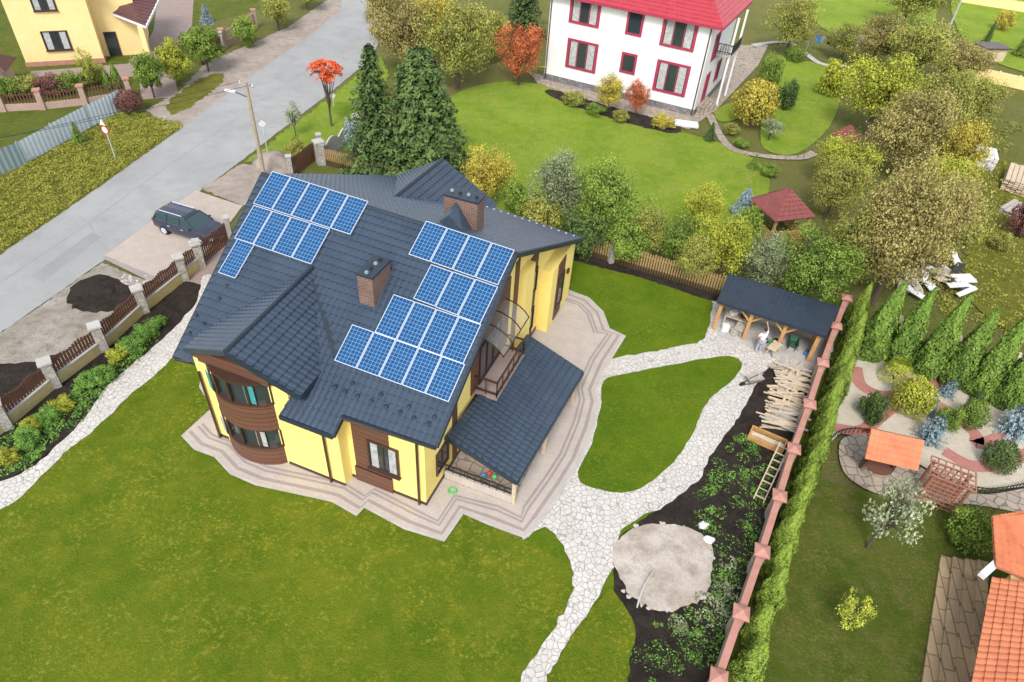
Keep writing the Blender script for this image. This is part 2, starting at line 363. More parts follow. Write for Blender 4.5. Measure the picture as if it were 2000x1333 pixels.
def mk_thuja(n=7500):
    z=np.random.random(n)**1.25; a=np.random.random(n)*6.283; ph=random.uniform(0,6)
    prof=np.minimum(1,(z+.03)*6)**.4*(1-z)**.72*1.12
    lump=1+.10*np.sin(a*3+z*10+ph)+.08*np.sin(a*6-z*17+ph)
    r=prof*lump*np.random.uniform(.78,1.05,n)
    C=np.stack([np.cos(a)*r,np.sin(a)*r,z*.985+.005],1); N=np.stack([np.cos(a)+np.random.normal(size=n)*.4,np.sin(a)+np.random.normal(size=n)*.4,.35+np.random.normal(size=n)*.3],1)
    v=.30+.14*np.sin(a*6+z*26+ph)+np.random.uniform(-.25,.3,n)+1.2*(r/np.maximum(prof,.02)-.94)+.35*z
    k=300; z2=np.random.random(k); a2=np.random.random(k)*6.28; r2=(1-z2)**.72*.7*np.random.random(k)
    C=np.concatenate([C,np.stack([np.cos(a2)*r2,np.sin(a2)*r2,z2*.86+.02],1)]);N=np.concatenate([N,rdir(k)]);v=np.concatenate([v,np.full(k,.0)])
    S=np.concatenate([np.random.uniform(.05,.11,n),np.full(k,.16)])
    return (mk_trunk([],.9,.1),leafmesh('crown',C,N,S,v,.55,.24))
def mk_ball(n=3800):
    q=rdir(n); q[:,2]=np.where(q[:,2]<-.75,-q[:,2],q[:,2])
    lump=1+.06*np.sin(q[:,0]*7+2)+.06*np.sin(q[:,1]*8)+.05*np.sin(q[:,2]*9)
    r=lump*np.random.uniform(.8,1.04,n)
    C=q*r[:,None]*np.array([1,1,.5])+np.array([0,0,.5]); v=.45+np.random.uniform(-.35,.4,n)+.12*q[:,2]  # upper leaves coloured lighter, light from above put into the tone
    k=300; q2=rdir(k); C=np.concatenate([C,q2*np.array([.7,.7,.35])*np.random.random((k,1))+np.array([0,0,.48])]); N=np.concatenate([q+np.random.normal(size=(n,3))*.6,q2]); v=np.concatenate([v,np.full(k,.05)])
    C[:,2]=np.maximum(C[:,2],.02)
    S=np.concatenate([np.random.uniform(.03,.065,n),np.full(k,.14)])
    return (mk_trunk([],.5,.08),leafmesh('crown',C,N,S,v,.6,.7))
def mk_umbel():
    C=[];N=[];V=[];S=[];tips=[]
    for i in range(15):
        a=random.uniform(0,6.28); rr=random.uniform(.1,.65); z=random.uniform(.76,.93); c=np.array([math.cos(a)*rr,math.sin(a)*rr,z]); tips.append(tuple(c))
        for j in range(8):
            b=random.uniform(0,6.28); k=34; t=np.random.random(k)
            C.append(c+np.stack([np.cos(b)*t*.38,np.sin(b)*t*.38,.05*t-.10*t*t+np.random.normal(size=k)*.006],1)+np.random.normal(size=(k,3))*.02*np.array([1,1,.3])); N.append(np.random.normal(size=(k,3))*.4+np.array([0,0,1])); S.append(np.random.uniform(.035,.06,k)); V.append(random.uniform(.2,.8)+np.random.uniform(-.15,.15,k))
    mb=mk_trunk(tips,.75,.05)
    return (mb,leafmesh('crown',np.concatenate(C),np.concatenate(N),np.concatenate(S),np.concatenate(V),.4,.4))
def mk_droop(n=2600):
    a=np.random.random(n)*6.283; t=np.random.random(n)
    r=t; z=.55+.45*np.sin(t*2.2)-.75*t*t+np.random.normal(size=n)*.05
    C=np.stack([np.cos(a)*r,np.sin(a)*r,np.maximum(z,.03)],1); N=np.stack([np.cos(a),np.sin(a),np.full(n,.8)],1)+np.random.normal(size=(n,3))*.3
    return (mk_trunk([],.5,.06),leafmesh('crown',C,N,np.random.uniform(.04,.09,n),.5+np.random.uniform(-.35,.35,n),.3))
PRO={'broad':[mk_broad() for _ in range(4)],'bush':[mk_broad(46,150,.48,.47,.042,.3,False,420,.09,.5,.75) for _ in range(5)],'twig':[mk_twig() for _ in range(5)],'big':[mk_twig(170,230,.014)],
     'sparse':[mk_broad(26,80,.6,.36,.036,.22,True,60,.05) for _ in range(2)],
     'spruce':[mk_spruce() for _ in range(2)],'fat':[mk_spruce(24,18,54,.55,.45) for _ in range(2)],'thuja':[mk_thuja() for _ in range(4)],'ball':[mk_ball() for _ in range(2)],'sumac':[mk_umbel()],'droop':[mk_droop()],
     'blue':[mk_spruce(12,11,30,.5,.7)]}
PAL={'green':((.065,.115,.018),(.25,.35,.055)),'dark':((.028,.06,.018),(.125,.19,.05)),'olive':((.12,.135,.03),(.38,.38,.08)),'brown':((.15,.125,.04),(.43,.37,.12)),
 'yellow':((.22,.18,.03),(.62,.52,.08)),'ygreen':((.15,.18,.02),(.48,.50,.06)),'red':((.30,.07,.03),(.70,.22,.08)),'scarlet':((.55,.06,.02),(.85,.2,.06)),'grey':((.09,.115,.055),(.32,.38,.19)),
 'thuja':((.045,.085,.012),(.27,.37,.055)),'thujad':((.04,.085,.014),(.20,.31,.05)),'blue':((.11,.17,.18),(.36,.46,.50)),'maroon':((.08,.03,.03),(.24,.11,.09)),'lime':((.20,.26,.03),(.52,.55,.07)),'silver':((.14,.18,.08),(.42,.46,.28)),'grass':((.15,.19,.02),(.46,.42,.08)),'lawn':((.10,.17,.006),(.42,.45,.03)),'veg':((.05,.13,.025),(.22,.40,.07))}
LM={k:leafmat('leaf_'+k,*v) for k,v in PAL.items()}
cnt={}
def plantat(B,h,r,kind,pal,name,label,cat,group=None):
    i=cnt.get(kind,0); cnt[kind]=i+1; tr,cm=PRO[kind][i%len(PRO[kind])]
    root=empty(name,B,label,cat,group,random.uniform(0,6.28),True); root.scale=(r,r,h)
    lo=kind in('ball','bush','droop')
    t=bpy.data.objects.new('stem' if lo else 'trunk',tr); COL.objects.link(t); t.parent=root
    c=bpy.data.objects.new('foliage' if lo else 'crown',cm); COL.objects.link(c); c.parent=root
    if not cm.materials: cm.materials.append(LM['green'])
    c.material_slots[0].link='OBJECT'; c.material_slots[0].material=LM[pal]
    return root
def plant(bx,by,ty,w,kind,pal,name,label,cat='tree',group=None):
    B=G(bx,by); h=HT(B,ty); d=proj((B.x,B.y,h*.5))[2]; r=w/2*d/F
    return plantat(B,h,r,kind,pal,name,label,cat,group)
def pip(X,Y,P):
    ins=np.zeros(len(X),bool); n=len(P); j=n-1
    for i in range(n):
        xi,yi=P[i][0],P[i][1]; xj,yj=P[j][0],P[j][1]
        c=((yi>Y)!=(yj>Y))&(X<(xj-xi)*(Y-yi)/(yj-yi+1e-9)+xi); ins^=c; j=i
    return ins
def scatter(name,pix,n,sz,pal,label,cat,clump=0,zup=.6,world=None,flat=.5):
    P=[G(*p) for p in pix] if world is None else world; xs=[p.x for p in P]; ys=[p.y for p in P]
    if clump:
        X=np.random.uniform(min(xs),max(xs),clump*3); Y=np.random.uniform(min(ys),max(ys),clump*3); m=pip(X,Y,P); cx,cy=X[m][:clump],Y[m][:clump]
        idx=np.random.randint(0,len(cx),n); rad=np.random.uniform(.12,.5,len(cx))[idx]; q=rdir(n)
        X=cx[idx]+q[:,0]*rad; Y=cy[idx]+q[:,1]*rad; Z=np.abs(q[:,2])*rad*zup+.03; bv=np.random.uniform(.15,.65,len(cx))[idx]
    else:
        X=np.random.uniform(min(xs),max(xs),n); Y=np.random.uniform(min(ys),max(ys),n); m=pip(X,Y,P); X,Y=X[m],Y[m]; Z=np.random.uniform(.2,1,len(X))*sz*zup
        bv=.35+.3*np.sin(X*.9+np.sin(Y*.7)*2)*np.sin(Y*1.1+X*.3)
    k=len(X); N=np.random.normal(size=(k,3)); N[:,2]+=flat
    o0=(P[0].x,P[0].y,0); C=np.stack([X-o0[0],Y-o0[1],Z+.03],1)
    me=leafmesh(name,C,N,np.random.uniform(.5,1.3,k)*sz,bv+np.random.uniform(-.25,.4,k),.35); me.materials.append(LM[pal])
    o=bpy.data.objects.new(name,me); COL.objects.link(o); o.location=o0; tag(o,label,cat,None,'stuff'); return o
ORDN=['first','second','third','fourth','fifth','sixth','seventh','eighth','ninth','tenth','eleventh','twelfth','thirteenth','fourteenth','fifteenth','sixteenth','seventeenth','eighteenth','nineteenth','twentieth']
# ---------------- roofs ----------------
def tileroof(c00,c10,c01,c11,name,m,parent,pitch=.33,row=.46,A=.045,Bs=.08,sub=6):
    c00,c10,c01,c11=map(Vector,(c00,c10,c01,c11)); W=((c10-c00).length+(c11-c01).length)/2; L=((c01-c00).length+(c11-c10).length)/2
    nrm=(c10-c00).cross(c01-c00).normalized()
    if nrm.z<0: nrm=-nrm
    ns=max(4,int(W/pitch*sub)); nr=max(1,round(L/row))
    ts=[]
    for k in range(nr): ts+=[(k/nr,0.),((k+.97)/nr,1.)]
    ts.append((1.,1.))
    S=np.linspace(0,1,ns+1); wave=A*np.abs(np.sin(S*W/pitch*math.pi))**.8
    a=[np.array(x) for x in (c00,c10,c01,c11)]; rows=[]
    for t,f in ts:
        top=a[0][None]*(1-S[:,None])+a[1][None]*S[:,None]; bot=a[2][None]*(1-S[:,None])+a[3][None]*S[:,None]
        rows.append(top*(1-t)+bot*t+np.array(nrm)[None]*(wave+Bs*f)[:,None])
    under=[a[2][None]*(1-S[:,None])+a[3][None]*S[:,None]-np.array(nrm)[None]*.1]
    V=np.concatenate(rows+under); n1=ns+1; nr_=len(rows)+1
    fs=[(i*n1+j,(i+1)*n1+j,(i+1)*n1+j+1,i*n1+j+1) for i in range(nr_-1) for j in range(ns)]
    mb=MB(); mb.v=[tuple(x) for x in V]; mb.f=fs; mb.m=[0]*len(fs)
    dn=-nrm*.1
    mb.face([c00+dn,c10+dn,c11+dn,c01+dn])
    return mb.build(name,m,parent,recalc=False)
def trim(lines,m,parent,w=.16,h=.26,name='roof_trim'):
    mb=MB()
    for p,q in lines: mb.bar(p,q,w,h)
    return mb.build(name,m,parent)
class Wall:
    def __init__(s,P,Q):
        s.P=Vector(P); s.P.z=0; d=Vector(Q)-s.P; d.z=0; s.L=d.length; s.u=d.normalized(); s.n=s.u.cross(Vector((0,0,1)))
    def hit(s,px,py,d=0):
        X=rayplane(px,py,s.P+s.n*d,s.n)-s.P; return X.dot(s.u),X.z
    def pt(s,u,z,d=0): return s.P+s.u*u+s.n*d+Vector((0,0,z))
    def box(s,mb,u0,u1,z0,z1,d0,d1,m=0): return mb.obox(s.pt(u0,z0,d0),s.u*(u1-u0),s.n*(d1-d0),(0,0,z1-z0),m)
def window(par,W,u0,u1,z0,z1,fm,cols=2,fr=.09,d=0,pane=None,curt=None,sill=None,inner=None):
    mb=MB(); D=d+.09
    W.box(mb,u0-fr,u0,z0-fr,z1+fr,d,D);W.box(mb,u1,u1+fr,z0-fr,z1+fr,d,D);W.box(mb,u0,u1,z1,z1+fr,d,D);W.box(mb,u0,u1,z0-fr,z0,d,D)
    for i in range(1,cols): u=u0+(u1-u0)*i/cols; W.box(mb,u-.04,u+.04,z0,z1,d+.04,D-.01)
    if inner: W.box(mb,u0,u0+.07,z0,z1,d+.04,D-.02);W.box(mb,u1-.07,u1,z0,z1,d+.04,D-.02)
    o=mb.build('window',fm,par); g=MB(); W.box(g,u0,u1,z0,z1,d+.005,d+.03); g.build('pane',pane or GLASS,o)
    if curt:
        w=(u1-u0)
        for a,b in ((.05,.3),(.7,.95)): g=MB(); W.box(g,u0+w*a,u0+w*b,z0+.03,z1-.03,d+.03,d+.036); g.build('curtain',curt,o)
    if sill: g=MB(); W.box(g,u0-.15,u1+.15,z0-fr-.06,z0-fr,d,d+.2); g.build('sill',sill,o)
    return o
def winpx(par,W,x0,y0,x1,y1,fm,d=0,**k):
    xm,ym=(x0+x1)/2,(y0+y1)/2
    u0=W.hit(x0,ym,d)[0];u1=W.hit(x1,ym,d)[0];z1=W.hit(xm,y0,d)[1];z0=W.hit(xm,y1,d)[1]
    return window(par,W,u0,u1,z0,z1,fm,d=d,**k)
# =============== GROUND ===============
LZ[0]=-.004
sheet('ground',None,ROUGH,False,world=[Vector((-600,-200,0)),Vector((700,-200,0)),Vector((700,1500,0)),Vector((-600,1500,0))])
sheet('verge',[(-250,700),(0,500),(190,367),(362,242),(245,215),(60,318),(-60,362),(-300,420)],VERGE,False)
sheet('yard',[(-60,362),(45,318),(235,225),(245,185),(60,200),(-150,230),(-200,340)],LAWN3,False)
sheet('neighbour_yard',[(-100,225),(240,190),(300,215),(420,100),(370,55),(500,20),(600,-20),(640,-60),(-150,-80)],LAWN3,False)
sheet('brick_pavement',[(275,195),(350,190),(330,110),(375,50),(380,-30),(300,-30),(305,20),(300,60),(270,110)],RPAVER,False)
sheet('brick_path',[(60,140),(250,125),(330,40),(345,60),(265,150),(60,160)],RPAVER,False)
sheet('gravel_verge',[(285,215),(330,245),(372,262),(480,170),(600,85),(700,30),(700,-30),(640,0),(560,55),(470,95),(400,125),(350,180)],GRAVEL,False,.15)
sheet('grass_patch',[(330,200),(400,150),(440,150),(400,190),(340,225)],VERGE,True,.3)
sheet('road',[(-420,930),(0,652),(100,582),(200,512),(300,441),(390,375),(470,316),(560,246),(640,186),(722,118),(752,60),(765,-40),(800,-160),(700,-160),(672,-40),(665,22),(605,70),(480,158),(362,246),(190,369),(0,499),(-420,790)],ASPH,False,.05)
sheet('road_patch',[(60,540),(180,455),(200,463),(85,552)],ASPH2,False,.05)
ribbon('road_crack',[(-40,580),(80,500),(190,425),(300,345),(420,262),(540,178),(640,108)],.05,ASPH2)
ribbon('road_crack',[(150,420),(175,440),(190,470),(215,490)],.04,ASPH2)
sheet('dirt_verge',[(-420,935),(0,654),(100,584),(200,514),(310,560),(350,548),(280,600),(190,680),(90,750),(0,830),(-350,1050)],DIRT,False,.1)
sheet('soil_patch',[(140,565),(190,538),(240,550),(258,575),(225,605),(180,612),(135,598)],SOIL,True,.16)
sheet('soil_patch',[(-60,720),(50,712),(120,690),(90,735),(20,790),(-80,830)],SOIL,True,.16)
sheet('grass_patch',[(215,625),(255,600),(270,590),(262,612),(225,645)],VERGE,True,.15)
sheet('roadside_grass',[(480,318),(560,255),(640,195),(722,130),(745,110),(760,150),(700,240),(630,290),(560,312)],LAWN2,False,.2)
sheet('gravel_patch',[(392,370),(472,322),(520,325),(560,318),(590,335),(510,380),(475,405)],GRAVEL,False,.1)
sheet('driveway',[(203,502),(300,432),(383,374),(474,404),(440,450),(390,510),(352,548),(300,545)],DRIVE,False)
sheet('driveway_border',[(200,506),(206,501),(302,541),(352,543),(352,553),(296,553)],PBAND,False)
sheet('sidewalk',[(352,545),(400,500),(440,470),(470,500),(420,600),(390,590),(395,560)],RPAVER,False)
sheet('garden_lawn',[(700,330),(900,180),(1050,165),(1200,225),(1340,262),(1430,290),(1500,340),(1480,420),(1390,470),(1120,480),(800,420)],LAWN2)
sheet('garden_lawn',[(1500,110),(1560,120),(1640,135),(1630,230),(1560,300),(1490,290),(1480,230),(1410,240),(1400,215),(1470,180)],LAWN2)
sheet('green_field',[(1570,-60),(1830,-60),(1830,20),(1800,60),(1640,70),(1580,20)],LAWN2)
sheet('green_field',[(1880,-20),(2100,0),(2150,150),(1960,130),(1870,60)],LAWN2)
sheet('green_field',[(1850,330),(1950,300),(2100,480),(2100,680),(1900,600),(1880,450)],VERGE,True,.3)
sheet('house_pavement',[(1030,140),(1050,165),(1200,215),(1345,255),(1400,215),(1480,130),(1500,90),(1440,90),(1350,225),(1062,150)],FLAG,False)
sheet('wall_flower_soil',[(1080,178),(1200,212),(1320,245),(1310,262),(1190,232),(1075,190)],SOIL,True,.15)
ribbon('garden_path',[(1385,225),(1420,285),(1480,305),(1560,310),(1590,300)],.9,FLAG)
ribbon('garden_path',[(1470,90),(1540,85),(1600,125),(1650,130)],.9,CRAZY)
sheet('lawn',[(-500,1100),(0,998),(260,740),(420,560),(700,560),(800,900),(1026,1056),(1100,1100),(1300,1300),(1380,1420),(-300,1800)],LAWN,False)
sheet('back_lawn',[(1000,480),(1105,495),(1400,570),(1460,600),(1645,585),(1640,640),(1380,1420),(1300,1300),(1100,1100),(1026,1056)],LAWNP,False)
sheet('garden_soil',[(1110,488),(1150,492),(1400,572),(1415,590),(1385,590),(1250,545),(1110,510)],SOIL,False,.06)
sheet('bed_soil',[(-100,960),(-100,900),(0,838),(110,758),(205,688),(285,615),(362,552),(398,560),(385,590),(330,665),(250,725),(200,775),(150,840),(60,915),(0,948)],SOIL,False,.06)
PATHL=[(-200,1080),(0,998),(60,958),(110,905),(150,870),(200,830),(260,770),(325,715),(375,650),(400,600),(440,560),(400,540),(385,590),(345,640),(300,682),(250,722),(200,772),(165,820),(115,872),(60,918),(0,945),(-200,1010)]
sheet('stone_path',PATHL,CRAZY,True,.07)
sheet('bed_soil',[(1480,705),(1600,730),(1570,830),(1500,1000),(1440,1200),(1390,1400),(1215,1400),(1235,1260),(1200,1180),(1196,1110),(1205,1060),(1240,1025),(1300,990),(1350,945),(1385,890),(1425,835),(1470,765)],SOIL,False,.08)
sheet('stone_path',[(1180,712),(1195,703),(1250,694),(1330,680),(1372,666),(1384,640),(1390,600),(1402,592),(1500,620),(1620,655),(1600,722),(1520,718),(1498,722),(1470,768),(1432,832),(1392,885),(1360,942),(1300,990),(1235,1022),(1205,1052),(1195,1110),(1160,1180),(1115,1245),(1085,1295),(1060,1345),(1040,1420),(990,1420),(1015,1335),(1040,1290),(1078,1232),(1108,1180),(1120,1135),(1105,1080),(1062,1032),(1020,1050),(1060,900),(1120,800)],CRAZY,True,.08)
sheet('island_lawn',[(1176,752),(1200,738),(1300,718),(1400,700),(1436,702),(1448,718),(1430,745),(1380,790),(1352,850),(1322,895),(1282,935),(1235,963),(1180,962),(1128,937),(1155,870),(1172,800)],LAWNP,True,.04)
sheet('shed_floor',[(1402,592),(1440,600),(1620,655),(1600,720),(1530,700),(1400,660)],CONC,False)
APR=[(355,855),(380,882),(420,897),(450,930),(500,952),(560,965),(620,978),(650,985),(697,1012),(712,996),(790,1038),(868,1062),(905,1008),(955,1030),(1026,1056),(1062,1018),(1105,955),(1135,905),(1160,840),(1172,790),(1166,768),(1188,715),(1222,660),(1190,645),(1178,612),(1150,585),(1100,566)]
sheet('house_apron',APR+[(1050,500),(600,520),(410,640),(390,760),(415,800)],PAVER,False)
aw=[G(*p) for p in APR]
for off in (-.5,-1.0,-1.25):
    ribbon('apron_band',None,.2 if off>-1 else .14,PBAND,-off,world=aw,smooth=False)
ribbon('apron_kerb',None,.14,CONC,0.07,world=aw,smooth=False)
SANDP=[(1198,1085),(1212,1050),(1260,1030),(1330,1030),(1375,1052),(1390,1090),(1382,1150),(1350,1185),(1300,1197),(1250,1182),(1212,1142)]
sheet('sand_patch',SANDP,SAND,True,.1)
sheet('back_lawn',[(1086,1296),(1118,1246),(1162,1182),(1192,1150),(1235,1210),(1238,1260),(1215,1330),(1210,1420),(1040,1420),(1062,1346)],LAWN,False,.08)
sheet('garden_lawn_dark',[(1645,640),(1680,690),(1640,800),(1610,870),(1600,940),(1790,990),(2020,1040),(2100,1500),(1390,1500),(1420,1300)],LAWN3,False)  # darker lawn colour carries the vignette toward this edge of the view
sheet('white_gravel_bed',[(1665,702),(1750,706),(1900,765),(2060,810),(2060,930),(1930,960),(1860,945),(1800,915),(1740,880),(1700,855),(1650,845),(1612,870),(1632,800)],WGRAV)
ribbon('pink_gravel_band',[(1668,720),(1680,757),(1730,778),(1790,765),(1850,745),(1880,760)],.9,PGRAV)
ribbon('pink_gravel_band',[(1622,838),(1680,845),(1720,815),(1760,790),(1830,795),(1900,850),(1910,872),(1990,845),(2040,850)],.8,PGRAV)
ribbon('pink_gravel_band',[(1840,885),(1900,915),(1960,905),(2040,880)],.85,PGRAV)
ribbon('pink_gravel_band',[(1740,710),(1770,745),(1830,745)],.5,PGRAV)
sheet('well_patio',[(1640,865),(1690,855),(1740,880),(1800,920),(1850,945),(1920,970),(2040,955),(2040,1010),(1900,990),(1790,985),(1700,965),(1645,925)],FLAG)
# =============== MAIN HOUSE ===============
C0=G(833,990); e2=Vector((.334,.943,0)).normalized(); nn=Vector((.943,-.334,0)).normalized()
def hw(a,b,z=0): return Vector((C0.x,C0.y,0))+e2*a+nn*b+Vector((0,0,z))
house=empty('yellow_house',hw(8,-6,0),'large yellow house with dark slate metal tile roof carrying solar panels','house')
mb=MB(); prof=[(0,0),(0,5.45),(8.6,10.35),(20.6,4.85),(20.6,0)]
mb.ext([hw(a,-13.3,z) for a,z in prof],nn*13.3)
mb.obox(hw(-.7,-12.6,0),nn*5.6,e2*3.5,(0,0,6.1)); mb.obox(hw(-.7,-7,0),nn*2.6,e2*.8,(0,0,5.15))
mb.obox(hw(15.8,-.2,0),e2*4.6,nn*1.0,(0,0,5.1)); mb.obox(hw(11.6,-.2,0),e2*1.3,nn*.7,(0,0,7.6))
mb.obox(hw(20.4,-13.0,0),nn*7.0,e2*1.5,(0,0,4.8))
mb.build('wall',YEL,house)
def arcpts(b0,b1,a0,bul,n=12):
    return [(a0-bul*math.sin(math.pi*i/n)**.7, b0+(b1-b0)*i/n) for i in range(n+1)]
arc=arcpts(-11.8,-8.0,-.65,.8)
def arcband(z0,z1,m,name,grow=0):
    mb=MB(); pts=[hw(a-grow,b) for a,b in arc]; pts=[hw(-.5,-11.8)]+pts+[hw(-.5,-8.0)]
    mb.prism([(p.x,p.y) for p in pts],z0,z1); return mb.build(name,m,house)
arcband(0,1.55,BROWN,'bay_panel',.03); gl1=arcband(1.55,2.85,GLASS,'bay_window',-.1); arcband(2.85,4.75,BROWN,'bay_panel',.03); gl2=arcband(4.75,6.15,GLASS,'bay_window',-.1)
arcband(1.52,1.6,BRN,'bay_sill',.12); arcband(4.72,4.8,BRN,'bay_sill',.12); arcband(6.1,6.3,BRN,'bay_head',.03)
for z0,z1,par in ((1.55,2.85,gl1),(4.75,6.15,gl2)):
    for k in (0,3,6,9,12):
        a,b=arc[k]; mb=MB(); mb.box(hw(a-.02,b,z0),(.12,.12,z1-z0),HANG); mb.build('window_frame',BRN,par)
    mb=MB(); a,b=arc[10]; mb.obox(hw(a-.14,b-.5,z0+.1),nn*.5+e2*.1,e2*.03,(0,0,z1-z0-.2)); mb.build('curtain',TEAL if z0>3 else CURT,par)
    mb=MB(); a,b=arc[1]; mb.obox(hw(a-.2,b,z0+.1),nn*.4-e2*.2,e2*.03,(0,0,z1-z0-.2)); mb.build('curtain',TEAL if z0>3 else CURT,par)
Rf=G(440,688,8.85); El=G(362,682,6.3); Er=G(585,775,6.3)
mb=MB(); mb.ext([hw(-.72,-12.7,6.1),hw(-.72,-6.5,6.1),hw(-.72,-9.3,8.4)],e2*.5); mb.obox(hw(-.95,-12.0,6.2),nn*4.2,e2*.3,(0,0,.75)); mb.build('gable_cladding',BROWN,house)
WF=Wall(hw(0,-13.3),hw(0,0)); WS=Wall(hw(-.7,-13.3),hw(-.7,0)); WG=Wall(hw(0,0),hw(20.6,0))
mb=MB(); WF.box(mb,9.25,11.35,.3,5.3,0,.05); mb.build('cladding_panel',BROWN,house)
winpx(house,WF,724,872,776,918,BRN,.05,cols=2,curt=CURT,sill=BRN)
mb=MB(); WF.box(mb,9.2,11.4,.0,1.3,.05,.12); mb.build('cladding_panel',BROWN,house)
for W_,u0,u1,z in ((WF,8.9,13.35,.35),(WS,.7,1.4,.35),(WS,5.4,8.92,.35),(WG,-.04,20.6,.4)):
    mb=MB(); W_.box(mb,u0,u1,0,z,0,.04); mb.build('plinth',BRN,house)
mb=MB(); WG.box(mb,5.2,10.2,3.4,8.2,0,.06); mb.build('cladding_panel',BROWN,house)
mb=MB(); WG.box(mb,6.6,9.8,8.2,9.3,0,.05); mb.build('cladding_panel',BROWN,house)
for u0,u1,z1,d in ((3.0,3.5,6.8,0),(10.9,11.5,8.6,0),(13.4,14.8,7.3,0),(16.9,18.3,5.0,.8)):
    mb=MB(); WG.box(mb,u0,u1,.4,z1,d,d+.06); mb.build('cladding_strip',BROWN,house)
window(house,WG,6.2,8.9,3.6,6.1,BRN,cols=3,d=.06); window(house,WG,1.2,2.4,1.3,2.8,BRN,cols=2); window(house,WG,13.6,14.6,4.4,6.0,BRN,cols=1,d=.06); window(house,WG,13.6,14.6,1.3,2.9,BRN,cols=1,d=.06)
window(house,WG,17.1,18.1,1.4,3.8,BRN,cols=1,d=.86); window(house,WG,4.2,6.2,.5,2.8,BRN,cols=2)
mb=MB(); WG.box(mb,19.0,19.3,3.0,3.3,.8,.95); mb.build('wall_lamp',BRN,house)
for p in (hw(-.82,-5.2),hw(-.12,-.35),hw(-.82,-12.4)):
    mb=MB(); mb.tube([p+Vector((0,0,.15)),p+Vector((0,0,5.2))],.07,6); mb.build('downpipe',BRN,house)
PN=hw(0,0,5.81); nN=(nn.cross(e2*1+Vector((0,0,.578)))).normalized()
if nN.z<0: nN=-nN
def onN(px,py): return rayplane(px,py,PN,nN)
RL,RR,EL,ER=onN(512,341),onN(1008,497),onN(341,697),onN(852,872)
r1=tileroof(RL,RR,EL,ER,'roof',ROOF,house,.33,.42)
FR,FL=G(1138,467,4.95),G(775,345,4.95)
r2=tileroof(RL,RR,FL,FR,'roof',ROOF,house)
tileroof(hw(-.25,-7.0,5.81-.145),hw(-.25,-4.1,5.81-.145),hw(-1.35,-7.1,5.81-.78),hw(-1.35,-4.1,5.81-.78),'roof',ROOF,house)
Rb=hw(6.2,-9.25,8.85); dR=Rb-Rf; dRn=dR.normalized()
# parallel ribs: the eave edge runs as long as the ridge and its far end dives under the main slope
Erb=Er+dR; Elb=El+dR
tileroof(Rb,Rf,Erb,Er,'roof',ROOF,house,.33,.42); tileroof(Rf,Rb,El,Elb,'roof',ROOF,house,.33,.42)
Rr=G(865,312,8.5); Rr0=hw(12.5,-9.5,8.5); dQ=Rr-Rr0; Qr=G(968,404,4.95)+e2*.3; Ql=G(775,347,4.95)+e2*.3
tileroof(Rr0,Rr,Qr-dQ,Qr,'roof',ROOF,house); tileroof(Rr,Rr0,Ql,Ql-dQ,'roof',ROOF,house)
mb=MB(); mb.ext([hw(21.6,-13.4,4.8),hw(21.6,-6.1,4.8),hw(20.6,-9.6,8.1)],e2*-.3); mb.build('gable_wall',BROWN,house)
dz=Vector((0,0,-.08))
trim([(RL+dz,EL+dz),(RR+dz,ER+dz),(EL+dz,hw(-.45,-12.6,5.4)),(RL+dz,FL+dz),(RR+dz,FR+dz),(FL+dz,FR+dz),(hw(-.5,-4.1,5.42),ER+dz),(El+dz,Rf+dz),(Rf+dz,Er+dz),(Er+dz,Er+dRn*2.0+dz),(El+dz,El+dRn*1.7+dz),
 (hw(-1.4,-7.1,4.92),hw(-1.4,-4.1,4.92)),(hw(-1.4,-4.1,4.92),hw(-.3,-4.1,5.5))],ROOFT,house)
up=Vector((0,0,.05))
for p,q in ((RL,RR),(Rb.lerp(Rf,.12),Rf),(Rr0,Rr)): mb=MB(); mb.tube([p+up,q+up],.12,8); mb.build('ridge_cap',ROOFT,house)
V0=onN(608,522); V1=onN(657,702)
mb=MB(); mb.bar(V0+up*1.5,V1+up*1.5,.3,.05); mb.build('valley_flashing',ROOFT,house)
for p,q in ((EL+Vector((0,0,-.1)),hw(-.6,-13.0,5.45)),(hw(-.55,-4.1,5.38),ER+Vector((0,0,-.12)))): mb=MB(); mb.tube([p,q],.08,6); mb.build('gutter',BRN,house)
sg=[(655,757),(675,766),(700,775),(727,785),(755,795),(783,806),(810,817),(838,828),(690,750),(745,772),(800,795),(850,815),(400,633),(385,618),(415,640),(372,652),(445,560),(430,585)]
for x,y in sg:
    P=onN(x,y); mb=MB(); mb.blob(P+nN*.1,(.13,.13,.09),0); mb.build('snow_guard',ROOFT,house)
for i in range(14):
    P=FL.lerp(FR,.5+.47*i/13).lerp(RL.lerp(RR,.5+.47*i/13),.06)+Vector((0,0,.1)); mb=MB(); mb.box(P,(.13,.1,.06),HANG); mb.build('snow_guard',ALU,house)
def chimney(a,b,la,lb,z0,z1,pots,par):
    mb=MB(); mb.obox(hw(a-la/2,b-lb/2,z0),nn*lb,e2*la,(0,0,z1-z0)); ch=mb.build('chimney',CHIM,par)
    mb=MB(); mb.obox(hw(a-la/2-.05,b-lb/2-.05,z1),nn*(lb+.1),e2*(la+.1),(0,0,.1)); mb.build('chimney_cap',ROOFT,ch)
    for i in range(pots):
        t=(i+.5)/pots-.5; p=hw(a+(t*la if la>lb else 0),b+(t*lb if lb>=la else 0),z1+.1); mb=MB(); mb.tube([p,p+Vector((0,0,.08))],.1,10); mb.tube([p+Vector((0,0,.085)),p+Vector((0,0,.12))],[.06,.06],8); mb.build('chimney_pot',BLACKM if i%2 else ZINC2,ch)
P=onN(727,580)-C0; ca,cb=P.dot(e2)+.35,P.dot(nn)
chimney(ca,cb,1.7,.85,6.5,5.81+.578*ca+1.35,4,r1)
